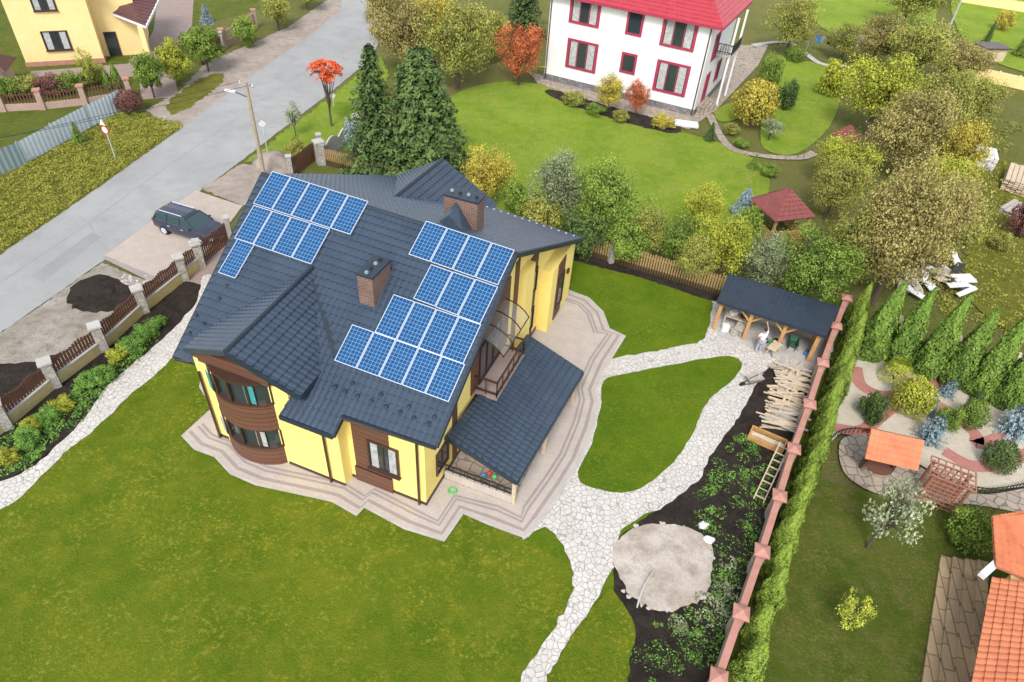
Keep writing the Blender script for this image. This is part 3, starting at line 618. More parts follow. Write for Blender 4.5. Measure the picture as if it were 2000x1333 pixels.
P=G(905,428,9.9)-C0; chimney(P.dot(e2)+.1,P.dot(nn),.95,2.0,8.5,11.3,4,r2)
ca2,cb2=P.dot(e2)-.9,P.dot(nn)-.25
mb=MB(); A_,B_,T_=hw(ca2-.5,cb2-.9,9.9),hw(ca2-.5,cb2+.9,9.9),hw(ca2+.6,cb2,11.1)
mb.add([A_,B_,T_,hw(ca2+.9,cb2-.9,9.7),hw(ca2+.9,cb2+.9,9.7),hw(ca2-.35,cb2,10.75)],[(0,5,2,3),(1,4,2,5),(0,1,5)]); mb.build('chimney_saddle',ROOF,r2)
LA,LB,LC,LD=G(870,853,3.3),G(1028,655,3.3),G(1138,728,2.5),G(1010,942,2.5)
tileroof(LA,LB,LD,LC,'porch_roof',ROOF,house,.33,.42); trim([(LA+dz,LD+dz),(LD+dz,LC+dz),(LC+dz,LB+dz)],ROOFT,house)
for q in (LD.lerp(LA,.06).lerp(LC,.04),LC.lerp(LB,.06).lerp(LD,.04),LD.lerp(LC,.5).lerp(LA,.05)):
    mb=MB(); mb.box((q.x,q.y,0),(.2,.2,2.4),HANG); mb.build('porch_post',PALEW,house)
mb=MB(); mb.obox(hw(1.9,.1,0),nn*3.9,e2*8.8,(0,0,.22)); mb.build('porch_floor',FLAG,house)
mb=MB(); mb.obox(hw(1.9,.1,.22),nn*3.9,e2*.14,(0,0,.55)); mb.build('porch_wall',PAVER,house)
mb=MB(); 
for z in (.95,1.3): mb.bar(hw(1.95,.1,z),hw(1.95,4.0,z),.06,.06)
for i in range(10): mb.bar(hw(1.95,.15+i*.42,.75),hw(1.95,.15+i*.42,1.3),.04,.04)
mb.build('porch_railing',BLACKM,house)
mb=MB(); mb.obox(hw(5.6,0,3.25),nn*1.4,e2*4.0,(0,0,.2)); mb.build('balcony',RPAVER,house)
mb=MB(); c=[hw(5.65,.05,0),hw(5.65,1.35,0),hw(9.55,1.35,0),hw(9.55,.05,0)]
for p,q in zip(c,c[1:]):
    for z in (3.7,4.55): mb.bar(p+Vector((0,0,z)),q+Vector((0,0,z)),.09,.09)
    n=max(2,int((q-p).length/.65))
    for i in range(n+1): w=p.lerp(q,i/n); mb.bar(w+Vector((0,0,3.45)),w+Vector((0,0,4.55)),.06,.06)
mb.build('balcony_railing',BRN,house)
mb=MB(); w=MB(); prof=[(0,7.1),(.45,7.03),(.9,6.85),(1.25,6.6),(1.5,6.3)]
for (b0,z0),(b1,z1) in zip(prof,prof[1:]): mb.face([hw(5.9,b0,z0),hw(9.5,b0,z0),hw(9.5,b1,z1),hw(5.9,b1,z1)])
cn=mb.build('canopy',POLY,house)
for a in (5.9,7.1,8.3,9.5):
    for (b0,z0),(b1,z1) in zip(prof,prof[1:]): w.bar(hw(a,b0,z0+.03),hw(a,b1,z1+.03),.05,.05)
w.bar(hw(5.85,1.5,6.3),hw(9.55,1.5,6.3),.05,.05); w.build('canopy_frame',BRN,cn)
# =============== SOLAR PANELS ===============
rows=[('upper left array','top row',[(530,335),(717,394),(497,399),(688,460)],5),('upper left array','middle row',[(493,401),(645,449),(461,467),(609,517)],4),('upper left array','bottom row',[(463,466),(496,478),(428,534),(463,545)],1),
 ('right array','top row',[(830,432),(1005,490),(800,498),(974,558)],4),('right array','second row',[(839,517),(972,561),(810,584),(940,635)],3),('right array','third row',[(766,575),(939,635),(735,650),(907,712)],4),('right array','bottom row',[(686,634),(906,712),(655,705),(880,787)],5)]
for arr,rn,q,n in rows:
    pts=[rayplane(x,y,PN+nN*.16,nN) for x,y in q]
    for i in range(n):
        t0,t1=i/n,(i+1)/n
        c=[pts[0].lerp(pts[1],t0),pts[0].lerp(pts[1],t1),pts[2].lerp(pts[3],t0),pts[2].lerp(pts[3],t1)]
        cen=(c[0]+c[1]+c[2]+c[3])/4; wv=((pts[1]-pts[0])+(pts[3]-pts[2]))/2; w=wv.length/n-.03; xd=wv.normalized()
        lv=((c[0]-c[2])+(c[1]-c[3]))/2; zd=nN; yd=zd.cross(xd).normalized(); l=abs(lv.dot(yd))+.02
        which='only one' if n==1 else ('leftmost' if i==0 else 'rightmost' if i==n-1 else ORDN[i]+' from the left')
        root=empty('solar_panel',cen,f'solar panel, {which} in the {rn} of the {arr}','solar panel','solar panels on the slate roof',0,True)
        root.rotation_euler=Matrix((xd,yd,zd)).transposed().to_euler()
        me=bpy.data.meshes.new('cells'); x0,y0=w/2-.03,l/2-.03; me.from_pydata([(-x0,-y0,.03),(x0,-y0,.03),(x0,y0,.03),(-x0,y0,.03)],[],[(0,1,2,3)]); uvl=me.uv_layers.new()
        for k,uvv in enumerate(((0,0),(1,0),(1,1),(0,1))): uvl.data[k].uv=uvv
        me.materials.append(SOL); o=bpy.data.objects.new('solar_cells',me); COL.objects.link(o); o.parent=root
        mb=MB(); mb.obox((-w/2,-l/2,-.03),(w,0,0),(0,.035,0),(0,0,.08)); mb.obox((-w/2,l/2-.035,-.03),(w,0,0),(0,.035,0),(0,0,.08)); mb.obox((-w/2,-l/2,-.03),(.035,0,0),(0,l,0),(0,0,.079)); mb.obox((w/2-.035,-l/2,-.03),(.035,0,0),(0,l,0),(0,0,.079)); mb.obox((-w/2+.03,-l/2+.03,-.03),(w-.06,0,0),(0,l-.06,0),(0,0,.05))
        mb.build('panel_frame',ALU,root)
# =============== FRONT FENCE ===============
def lerpn(p,q,n): return [p.lerp(q,i/n) for i in range(n+1)]
fp=[(-70,905),(18,838),(112,757),(205,686),(284,612),(361,549),(393,522)]
fence=empty('stone_and_picket_fence',G(205,686),'yellow stone fence with grey pillars and brown pickets between road and flower bed','fence')
FPW=[G(*p) for p in fp]
for p in FPW:
    mb=MB(); mb.box(p,(.55,.55,2.0),R(38)); pl=mb.build('pillar',STONEP,fence); mb=MB(); mb.box(p+Vector((0,0,2.0)),(.72,.72,.14),R(38)); mb.build('pillar_cap',CONC,pl)
for p,q in zip(FPW,FPW[1:]):
    d=(q-p).normalized(); p2=p+d*.28; q2=q-d*.28; L=(q2-p2).length; sd=Vector((-d.y,d.x,0))
    mb=MB(); mb.obox(p2-sd*.12,q2-p2,sd*.24,(0,0,.85)); mb.build('wall_panel',YSTONE,fence); mb=MB(); mb.obox(p2-sd*.16+Vector((0,0,.85)),q2-p2,sd*.32,(0,0,.07)); mb.build('wall_coping',CONC,fence)
    mb=MB(); n=int(L/.2)
    for i in range(n): w=p2+d*(L*(i+.5)/n)+Vector((0,0,.95)); mb.obox(w-d*.075-sd*.02,d*.15,sd*.04,(0,0,.95+.08*math.sin(i*.9)))
    for z in (1.1,1.65): mb.obox(p2+sd*.022+Vector((0,0,z)),q2-p2,sd*.05,(0,0,.07))
    mb.build('picket_panel',PICK,fence)
def picket(name,pts,h,m,label,pil=None,step=.2):
    P=[G(*p) for p in pts]; root=empty(name,P[0],label,'fence')
    for i,(p,q) in enumerate(zip(P,P[1:])):
        d=(q-p).normalized(); sd=Vector((-d.y,d.x,0)); L=(q-p).length; n=int(L/step); mb=MB()
        for k in range(n):
            w=p+d*(L*(k+.5)/n); hh=h*random.uniform(.96,1.03); mb.ext([w-d*.065,w+d*.065,w+d*.065+Vector((0,0,hh-.1)),w+Vector((0,0,hh)),w-d*.065+Vector((0,0,hh-.1))],sd*.04)
        for z in (.35,h*.75): mb.obox(p+sd*.042+Vector((0,0,z)),q-p,sd*.05,(0,0,.08))
        mb.build('picket_panel',m,root)
    for p in (P if pil is None else [P[i] for i in pil]):
        mb=MB(); mb.box(p,(.4,.4,h+.25),R(20)); a=mb.build('pillar',STONEP,root); mb=MB(); mb.box(p+Vector((0,0,h+.25)),(.52,.52,.1),R(20)); mb.build('pillar_cap',CONC,a)
    return root
picket('brown_gate',[(395,520),(452,473)],1.9,PICK,'brown picket gate beside the driveway behind the parked car')
picket('brown_picket_fence',[(570,350),(627,306)],1.9,PICK,'short brown picket fence with pillars beside the utility pole')
picket('wooden_picket_fence',[(632,322),(780,362)],1.7,WOODF,'tan picket fence in front of the tall spruces',[0])
picket('wooden_picket_fence',[(1112,490),(1192,515),(1300,547),(1408,581)],1.9,WOODF,'tan wooden picket fence behind the upper right lawn near the shed',[1])
root=empty('ornamental_fence',G(690,285),'grey concrete fence with scalloped top between stone pillars by the road','fence')
P=[G(627,320),G(700,268)]
for p in P+[G(692,288)]: mb=MB(); mb.box(p,(.7,.7,2.1),R(35)); a=mb.build('pillar',STONEP,root); mb=MB(); mb.box(p+Vector((0,0,2.1)),(.9,.9,.15),R(35)); mb.build('pillar_cap',CONC,a)
d=(P[1]-P[0]); L=d.length; d.normalize(); top=[P[0]+d*(L*i/24)+Vector((0,0,1.3+.5*abs(math.cos(i/24*math.pi*3)))) for i in range(25)]
mb=MB(); mb.ext([P[0],P[1]]+top[::-1],Vector((-d.y,d.x,0))*.15); mb.build('wall_panel',CONC,root)
# =============== SHED ===============
zf=2.75; zb=3.05
S00,S10,S01,S11=G(1424,536,zb),G(1640,600,zb),G(1402,588,zf),G(1612,656,zf)
shed=empty('open_shed',G(1500,670),'open timber shed with black metal roof in the garden corner','shed')
tileroof(S00,S10,S01,S11,'roof',ROOFT,shed,.3,6,.03,.0); trim([(S01+dz,S11+dz),(S01+dz,S00+dz),(S11+dz,S10+dz),(S00+dz,S10+dz)],ROOFT,shed,.1,.2)
su=(S11-S01).normalized(); sv=(S00-S01); sv.z=0; sv.normalize()
def sh(u,v,z=0): p=S01+su*u+sv*v; return Vector((p.x,p.y,z))
SL=(S11-S01).length; SW=(S00-S01).length
for u,v,h in ((.3,.35,2.55),(SL*.34,.35,2.55),(SL*.66,.35,2.55),(SL-.3,.35,2.55),(.3,SW-.3,2.9),(SL-.3,SW-.3,2.9)):
    mb=MB(); mb.box(sh(u,v),(.22,.22,h),HANG); mb.build('post',ORWOOD,shed)
for u in (SL*.34,SL*.66):
    for s_ in (-.9,.9): mb=MB(); mb.bar(sh(u,.35,1.7),sh(u+s_,.35,2.55),.12,.12); mb.build('brace',ORWOOD,shed)
mb=MB(); mb.bar(sh(.1,.35,2.6),sh(SL-.1,.35,2.6),.16,.2); mb.build('beam',ORWOOD,shed)
mb=MB(); mb.obox(sh(.2,SW-.2,0),su*(SL-.4),sv*.08,(0,0,2.8)); mb.build('back_wall',GREYW,shed)
mb=MB(); mb.obox(sh(SL-.2,.3,0),sv*(SW-.5),su*.06,(0,0,2.5)); mb.build('side_wall',ORWOOD,shed)
def topbox(name,p,sz,rz,m,label,cat,bev=True):
    mb=MB(); mb.box(p,sz,rz); o=mb.build(name,m,None)
    if bev: b=o.modifiers.new('b','BEVEL'); b.width=min(sz)*.15; b.segments=2
    return tag(o,label,cat)
wb=empty('workbench',sh(1.3,1.6),'pale timber workbench under the left end of the shed roof','workbench'); mb=MB(); mb.obox(sh(.7,1.1,.95),su*1.6,sv*.8,(0,0,.08)); mb.build('bench_top',PALEW,wb)
for u,v in ((.75,1.15),(2.2,1.15),(.75,1.8),(2.2,1.8)): mb=MB(); mb.box(sh(u,v),(.09,.09,.95),HANG); mb.build('leg',PALEW,wb)
topbox('plastic_box',sh(1.2,1.5,1.03),(.5,.35,.3),.3,PLASW,'white plastic box on the shed workbench','box'); topbox('tool_bag',sh(1.9,1.5,1.03),(.4,.3,.3),0,BLACKM,'black tool bag on the shed workbench','bag')
for i,(u,v,m_,l) in enumerate(((1.0,.6,PLASW,'white sack standing by the left shed post'),(1.7,.45,GREYW,'grey sack beside the white sack in the shed'),(6.6,1.0,BLUEP,'blue crate near the right shed wall'),(4.4,1.4,GREYW,'grey box under the middle of the shed roof'))):
    topbox('sack' if i<2 else 'storage_box',sh(u,v),(.5,.4,.7 if i<2 else .4),.4*i,m_,l,'sack' if i<2 else 'box')
def trestle(B,rz,label,m):
    root=empty('trestle_table',B,label,'work table',None,rz,True); mb=MB(); mb.box((0,0,.8),(1.1,.6,.06)); mb.build('table_top',m,root)
    for sx in (-.45,.45):
        for sy in (-.25,.25): mb=MB(); mb.bar((sx,sy*1.3,0),(sx*.9,sy*.6,.8),.06,.06); mb.build('leg',m,root)
trestle(G(1506,694),R(50),'pale work table in front of the man at the shed',PALEW); trestle(G(1440,655),R(60),'dark work table beside the left shed post',GREYW)
def barrow(B,rz,label,m=GREENP):
    r=empty('wheelbarrow',B,label,'wheelbarrow',None,rz,True); mb=MB(); mb.add([(-.55,-.35,.7),(.55,-.3,.75),(.55,.3,.75),(-.55,.35,.7),(-.3,-.2,.35),(.35,-.2,.4),(.35,.2,.4),(-.3,.2,.35)],[(4,5,6,7),(0,1,5,4),(1,2,6,5),(2,3,7,6),(3,0,4,7)]); mb.build('tray',m,r)
    mb=MB(); mb.tube([(.75,0,.2),(.3,-.2,.35),(-1.1,-.3,.75)],.03,6); mb.tube([(.75,0,.2),(.3,.2,.35),(-1.1,.3,.75)],.03,6); mb.tube([(-.3,-.25,.4),(-.4,-.25,0)],.03,6); mb.tube([(-.3,.25,.4),(-.4,.25,0)],.03,6); mb.build('frame',BLACKM,r)
    mb=MB(); mb.tube([(.75,-.06,.2),(.75,.06,.2)],.2,14); mb.build('wheel',TYRE,r)
barrow(sh(SL-1.5,1.3),R(70),'dark green wheelbarrow standing in the right end of the shed',simple('dark_green_metal',(.03,.13,.07),None,3,.5))
barrow(G(1468,752),R(200),'grey wheelbarrow at the edge of the stone path by the lumber',GREYW)
mw=empty('lawn_mower',sh(SL-2.6,1.0),'small green lawn mower parked under the shed roof','lawn mower',None,R(40),True)
mb=MB(); mb.prism([(-.4,-.28),(.4,-.28),(.45,0),(.4,.28),(-.4,.28)],.12,.3); mb.build('deck',GREENP,mw); mb=MB(); mb.tube([(0,0,.3),(0,0,.52)],.17,12); mb.build('engine',BLACKM,mw)
for x in (-.35,.35):
    for y in (-.33,.33): mb=MB(); mb.tube([(x,y-.04,.13),(x,y+.04,.13)],.13,12); mb.build('wheel',TYRE,mw)
mb=MB(); mb.tube([(-.35,-.25,.25),(-1.0,-.25,.95),(-1.0,.25,.95),(-.35,.25,.25)],.025,6); mb.build('handle',BLACKM,mw)
# =============== RIGHT BOUNDARY WALL ===============
bw=empty('boundary_wall',G(1545,900,0),'beige block wall with terracotta coping between garden and thuja row','wall')
zt=1.8; TP=[(1652,585),(1632,640),(1606,712),(1580,793),(1549,880),(1521,972),(1487,1080),(1446,1200),(1402,1327),(1360,1450)]
T=[G(x,y,zt) for x,y in TP]
for p,q in zip(T,T[1:]):
    d=(q-p).normalized(); sd=Vector((-d.y,d.x,0)); p0=Vector((p.x,p.y,0)); mb=MB(); mb.obox(p0-sd*.12,q-p,sd*.24,(0,0,zt-.05)); mb.build('wall_panel',WALLB,bw)
    mb=MB(); mb.obox(p0-sd*.16+Vector((0,0,zt-.05)),q-p,sd*.32,(0,0,.09)); mb.build('coping',TERRA,bw)
for p in T:
    a0=Vector((p.x,p.y,0)); mb=MB(); mb.box(a0,(.45,.45,zt+.12),R(-15)); pl=mb.build('pillar',WALLB,bw); z=zt+.12; s_=.36
    cs=[a0+Matrix.Rotation(R(-15),3,'Z')@Vector((x*s_,y*s_,z)) for x,y in ((-1,-1),(1,-1),(1,1),(-1,1))]
    mb=MB(); mb.add(cs+[c+Vector((0,0,.08)) for c in cs]+[a0+Vector((0,0,z+.28))],[(3,2,1,0),(0,1,5,4),(1,2,6,5),(2,3,7,6),(3,0,4,7),(4,5,8),(5,6,8),(6,7,8),(7,4,8)]); mb.build('pillar_cap',TERRA,pl)
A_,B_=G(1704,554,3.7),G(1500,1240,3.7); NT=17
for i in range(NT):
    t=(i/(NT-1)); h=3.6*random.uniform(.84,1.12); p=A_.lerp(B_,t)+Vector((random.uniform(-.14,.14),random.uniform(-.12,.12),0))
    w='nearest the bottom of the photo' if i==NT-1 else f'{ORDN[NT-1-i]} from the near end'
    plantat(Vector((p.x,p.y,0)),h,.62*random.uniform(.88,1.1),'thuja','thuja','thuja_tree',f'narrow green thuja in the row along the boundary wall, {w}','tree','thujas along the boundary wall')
# =============== LUMBER ===============
for i in range(130):
    lay=i//22; k=random.uniform(724,842); px=1538-(k-780)*.22+random.uniform(-20,18)*(1-lay*.08); B=G(px,k); rz=R(-16)+random.uniform(-.35,.35)+(1.2 if random.random()<.1 else 0); L=random.uniform(1.2,2.5)
    mb=MB(); z=.04+lay*.08+random.uniform(0,.05); d=Vector((math.cos(rz),math.sin(rz),0))*L/2; mb.bar((B.x-d.x,B.y-d.y,z),(B.x+d.x,B.y+d.y,z+random.uniform(-.03,.1)),random.uniform(.1,.2),.035)
    tag(mb.build('plank',(PALEW,GREYW,PALEW)[i%3],None),'loose sawn plank in the jumbled lumber pile beside the boundary wall','plank','planks in the jumbled lumber pile')
def crate(B,rz,label):
    r=empty('timber_crate',B,label,'crate',None,rz,True)
    for sy in (-.45,.45): mb=MB(); mb.box((0,sy,.05),(2.1,.08,.45)); mb.build('side_board',ORWOOD,r)
    for sx in (-1.0,1.0): mb=MB(); mb.box((sx,0,.05),(.08,.82,.45)); mb.build('end_board',ORWOOD,r)
    mb=MB(); mb.box((0,0,.03),(1.9,.8,.1)); mb.build('floor_board',PALEW,r)
    mb=MB(); mb.box((0,-.1,.35),(1.9,.3,.12)); mb.build('loose_board',PALEW,r)
crate(G(1495,866),R(-28),'open orange timber crate on the soil below the lumber pile')
lad=empty('ladder',G(1490,960),'wooden ladder leaning flat along the boundary wall','ladder'); p0,p1=G(1478,985),G(1522,890); d=(p1-p0).normalized(); sd=Vector((-d.y,d.x,0))*.26
for s_ in (-1,1): mb=MB(); mb.bar(p0+sd*s_+Vector((0,0,.3)),p1+sd*s_+Vector((0,0,1.0)),.07,.09); mb.build('rail',PALEW,lad)
for i in range(8): w=p0.lerp(p1,(i+.5)/8)+Vector((0,0,.3+.7*(i+.5)/8)); mb=MB(); mb.bar(w-sd,w+sd,.06,.06); mb.build('rung',PALEW,lad)
# =============== PERSON ===============
def skin(name,V,E,rad,m,parent,root=0,sub=1):
    me=bpy.data.meshes.new(name); me.from_pydata(V,E,[]); me.materials.append(m); o=bpy.data.objects.new(name,me); COL.objects.link(o); o.parent=parent
    o.modifiers.new('s','SKIN'); me.skin_vertices[0].data[root].use_root=True
    for i,r_ in enumerate(rad): me.skin_vertices[0].data[i].radius=(r_,r_)
    s_=o.modifiers.new('u','SUBSURF'); s_.levels=sub; s_.render_levels=sub+1; o.modifiers['s'].use_smooth_shade=True; return o
def person(B,rz,label):
    r=empty('person',B,label,'person',None,rz,True); r.scale=(1.2,)*3
    V=[(0,0,.96),(0,.0,1.15),(0,0,1.36),(0,-.01,1.49),(0,.01,1.56),(0,.02,1.64),(0,.01,1.72)]; E=[(0,1),(1,2),(2,3),(3,4),(4,5),(5,6)]; rad=[.14,.125,.14,.055,.075,.095,.07]
    def ch(start,pts,rs):
        k=start
        for p,q in zip(pts,rs): V.append(p); rad.append(q); E.append((k,len(V)-1)); k=len(V)-1
        return k
    for s_ in (-1,1): ch(0,[(s_*.1,0,.9),(s_*.12,.03,.5),(s_*.13,-.02,.1),(s_*.14,.12,.05)],[.095,.06,.045,.04])
    hands=[]
    a=ch(2,[(.19,0,1.42),(.30,.14,1.62),(.27,.30,1.82),(.265,.35,1.88)],[.06,.045,.03,.03]); hands.append((a,Vector((.262,.38,1.91)),Vector((0,.5,.8))))
    a=ch(2,[(-.19,0,1.42),(-.28,.08,1.18),(-.2,.32,1.14),(-.18,.38,1.14)],[.06,.045,.03,.03]); hands.append((a,Vector((-.175,.41,1.14)),Vector((0,1,0))))
    for k,b,d in hands:
        for i,(o_,L) in enumerate(((-.035,.05),(-.012,.08),(.012,.085),(.034,.075),(.05,.06))):
            q=b+Vector((o_*1.0,0,0)); ch(k,[tuple(q+d*.01),tuple(q+d*L*.6+Vector((0,.01,-.01))),tuple(q+d*L*.9+Vector((0,.0,-.03)))],[.010,.009,.007])
    skin('body',V,E,rad,SKIN,r)
    skin('shirt',[(0,0,.93),(0,0,1.15),(0,0,1.37),(0,-.01,1.47),(.19,0,1.43),(.27,.10,1.57),(-.19,0,1.43),(-.26,.06,1.24)],[(0,1),(1,2),(2,3),(2,4),(4,5),(2,6),(6,7)],[.165,.15,.165,.075,.08,.065,.08,.065],SHIRT,r)
    skin('trousers',[(0,0,.93),(.1,0,.86),(.12,.03,.5),(.13,-.02,.12),(-.1,0,.86),(-.12,.03,.5),(-.13,-.02,.12)],[(0,1),(1,2),(2,3),(0,4),(4,5),(5,6)],[.15,.11,.08,.065,.11,.08,.065],TROUS,r)
    mb=MB(); mb.blob((0,-.01,1.72),(.10,.115,.09),.02,0,12); mb.build('hair',HAIR,r,smooth=True)
    return r
person(G(1478,690),R(20),'man in white shirt reaching up to the shed beam')
# =============== CAR ===============
hd=nn; cz=math.atan2(hd.y,hd.x)
car=empty('parked_car',G(378,457),'dark blue estate car parked on the paved driveway','car',None,cz,True); car.scale=(1.15,1.12,1.12)
def loft(secs,m,name,par):
    mb=MB(); vs=[];n=None
    for x,pr in secs:
        full=[(y,z) for y,z in pr]+[(-y,z) for y,z in pr[::-1] if abs(y)>1e-6]; n=len(full); vs+=[(x,y,z) for y,z in full]
    fs=[(i*n+k,i*n+(k+1)%n,(i+1)*n+(k+1)%n,(i+1)*n+k) for i in range(len(secs)-1) for k in range(n)]+[tuple(range(n)),tuple(range((len(secs)-1)*n,len(secs)*n))]
    mb.add(vs,fs); o=mb.build(name,m,par); b=o.modifiers.new('b','BEVEL'); b.width=.04; b.segments=2; b.limit_method='ANGLE'; return o
def bs(x,w,z0,z1): return (x,[(0,z0),(w*.88,z0),(w,z0+.18),(w*1.0,z0+(z1-z0)*.6),(w*.92,z1),(0,z1+.03)])
loft([bs(-2.5,.72,.5,.95),bs(-2.38,.9,.34,1.06),bs(-1.6,.97,.26,1.1),bs(0,.98,.26,1.08),bs(1.05,.97,.26,1.04),bs(1.6,.95,.26,.98),bs(2.15,.9,.28,.88),bs(2.42,.78,.34,.78),bs(2.5,.6,.42,.7)],CARP,'body',car)
gs=lambda x,w,z0,z1,wt:(x,[(0,z0),(w,z0),(wt,z1),(0,z1)])
loft([gs(-2.32,.84,1.02,1.06,.8),gs(-1.95,.88,1.02,1.56,.70),gs(.25,.90,1.02,1.6,.70),gs(1.2,.86,1.0,1.04,.82)],CARG,'glass',car)
loft([(-2.1,[(0,1.5),(.66,1.5),(.6,1.56),(0,1.58)]),(-1.8,[(0,1.57),(.71,1.57),(.64,1.62),(0,1.66)]),(0.1,[(0,1.59),(.71,1.59),(.64,1.65),(0,1.68)]),(.35,[(0,1.54),(.68,1.54),(.6,1.58),(0,1.59)])],CARP,'roof',car)
for s_ in (-1,1):
    for x0,x1 in ((-2.3,-2.0),(-1.15,-1.15),(-.1,-.1),(1.2,.3)):
        mb=MB(); mb.bar((x0,s_*.885,1.03),(x1,s_*.70,1.6),.07,.06); mb.build('pillar',CARP,car)
    mb=MB(); mb.tube([(-1.8,s_*.62,1.7),(.05,s_*.62,1.72)],.03,6); mb.build('roof_rail',ALU,car)
    mb=MB(); mb.blob((.75,s_*1.03,1.1),(.1,.14,.08),0); mb.build('mirror',CARP,car)
    mb=MB(); mb.box((2.3,s_*.68,.62),(.3,.34,.14),s_*-.4); mb.build('headlight',LAMPM,car); mb=MB(); mb.box((-2.42,s_*.7,.78),(.15,.3,.22),0); mb.build('taillight',TAIL,car)
    for x in (-1.5,1.5):
        mb=MB(); mb.tube([(x,s_*.74,.35),(x,s_*1.0,.35)],.35,18); wh=mb.build('wheel',TYRE,car); mb=MB(); mb.tube([(x,s_*.98,.35),(x,s_*1.02,.35)],.23,12); mb.build('rim',ALU,wh)
    for x in (-.95,.15): mb=MB(); mb.box((x,s_*.985,.85),(.2,.03,.04)); mb.build('door_handle',ALU,car)
mb=MB(); mb.box((2.5,0,.45),(.04,.5,.12)); mb.build('number_plate',PLASW,car)
# =============== WHITE HOUSE ===============
wl,wr=G(1062,156),G(1352,229); WW=Wall(wl,wr); hgt=HT(wr,47)
wh=empty('white_house',(wl+wr)/2,'white two storey house with crimson window frames and red roof','house')
bk=-WW.n; dp=11.5
mb=MB(); mb.obox(WW.pt(0,0),WW.u*WW.L,bk*dp,(0,0,hgt)); mb.build('wall',WHITE,wh)
mb=MB(); mb.obox(WW.pt(-.08,0,.08),WW.u*(WW.L+.16),bk*(dp+.16),(0,0,.8)); mb.build('foundation',FOUND,wh)
for r_ in ((1110,84,1163,134),(1282,126,1341,180),(1117,-6,1170,46),(1296,38,1358,92)): winpx(wh,WW,*r_,REDT,cols=3,fr=.24,curt=CURT,inner=1)
for r_ in ((1216,108,1239,140),(1228,25,1253,66)): winpx(wh,WW,*r_,REDT,cols=1,fr=.24)
WR=Wall(wr,wr+bk*dp)
for u0,u1,z0,z1 in ((2.5,3.8,.9,3.8),(2.6,4.2,5.5,8.0),(7,8.4,2,4)): window(wh,WR,u0,u1,z0,z1,REDT,cols=2,fr=.18)
bl=None
mb=MB(); WR.box(mb,4.4,8.6,5.6,5.75,0,1.7); bl=mb.build('balcony',CONC,wh); mb=MB()
for z in (6.0,6.8): WR.box(mb,4.4,8.6,z,z+.07,1.63,1.7); WR.box(mb,4.4,4.47,z,z+.07,0,1.63)
for i in range(16): WR.box(mb,4.4+i*.27,4.45+i*.27,5.75,6.8,1.64,1.69)
for i in range(6): WR.box(mb,4.4,4.45,5.75,6.8,.1+i*.27,.15+i*.27)
mb.build('railing',BLACKM,bl)
for u in (4.5,8.4): mb=MB(); WR.box(mb,u,u+.2,.0,hgt-.2,1.4,1.6); mb.build('balcony_post',WHITE,wh)
e_=.7; q0=WW.pt(-e_,hgt-.1,e_);q1=WW.pt(WW.L+e_+.4,hgt-.1,e_); q2=WW.pt(WW.L+e_+.4,hgt-.1,-dp-e_); q3=WW.pt(-e_,hgt-.1,-dp-e_); k0=WW.pt(4,hgt+4,-dp/2); k1=WW.pt(WW.L-4,hgt+4,-dp/2)
tileroof(k0,k1,q0,q1,'roof',RED,wh,.4,.6,.04,.05,4); tileroof(k1,k1+(k1-k0)*.001,q1,q2,'roof',RED,wh,.4,.6,.04,.05,4); mb=MB(); mb.add([q2,q3,k0,k1],[(0,1,2,3)]); mb.add([q3,q0,k0],[(0,1,2)]); mb.add([q0-Vector((0,0,.06)),q1-Vector((0,0,.06)),q2-Vector((0,0,.06)),q3-Vector((0,0,.06))],[(0,1,2,3)]); mb.build('roof',RED,wh)
trim([(q0+dz,q1+dz),(q1+dz,q2+dz)],REDT,wh,.12,.25)
for u in (.2,WW.L-.15): mb=MB(); mb.tube([WW.pt(u,.3,.12),WW.pt(u,hgt,.12)],.07,6); mb.build('downpipe',BRN,wh)
mb=MB(); mb.tube([WW.pt(-.8,.0,.6),WW.pt(-.8,1.6,.6),WW.pt(.3,1.6,.2),WW.pt(.3,1.2,.15)],.05,6); mb.build('gas_pipe',simple('yellow_paint',(.7,.5,.05),None,3,.5),wh)
mb=MB(); 
for i in range(5): WR.box(mb,1.2+i*.4,4.6,0,.9-i*.18,.08+i*.35,.08+(i+1)*.35)
mb.build('steps',FLAG,wh)
# =============== CREAM HOUSE TOP LEFT ===============
yl,yr=G(58,131),G(246,120); WY=Wall(yl,yr); yh=empty('cream_house',(yl+yr)/2,'cream yellow house with dark red porch roof across the road','house'); bk=-WY.n
mb=MB(); mb.obox(WY.pt(-.2,0),WY.u*(WY.L*.8),bk*10,(0,0,8.5)); mb.obox(WY.pt(WY.L*.78,0,-2.0),WY.u*(WY.L*.45),bk*8,(0,0,8)); mb.build('wall',PYEL,yh)
mb=MB(); mb.obox(WY.pt(-.28,0,.08),WY.u*(WY.L*.8+.16),bk*1,(0,0,.5)); mb.build('plinth',TERRA,yh)
for r_ in ((86,62,135,97),(62,-8,106,20)): winpx(yh,WY,*r_,BRN,cols=2,curt=CURT,sill=BRN)
pz=4.6; a0,a1,a2,a3=G(208,22,pz),G(285,52,pz),G(312,-4,pz+1.6),G(188,-24,pz+1.6)
tileroof(a3,a2,a0,a1,'porch_roof',MAROON,yh,.35,.5,.04,.05,4); trim([(a0+dz,a1+dz),(a1+dz,a2+dz),(a3+dz,a0+dz)],PLASW,yh,.15,.25)
for f in (.12,.85): q=a0.lerp(a1,f); mb=MB(); mb.box((q.x,q.y,0),(.55,.55,pz-.2),.2); mb.build('porch_pillar',PYEL,yh)
window(yh,Wall(WY.pt(WY.L*.78,0,-2.0),WY.pt(WY.L*1.2,0,-2)),.5,1.6,.1,2.6,BRN,cols=1)
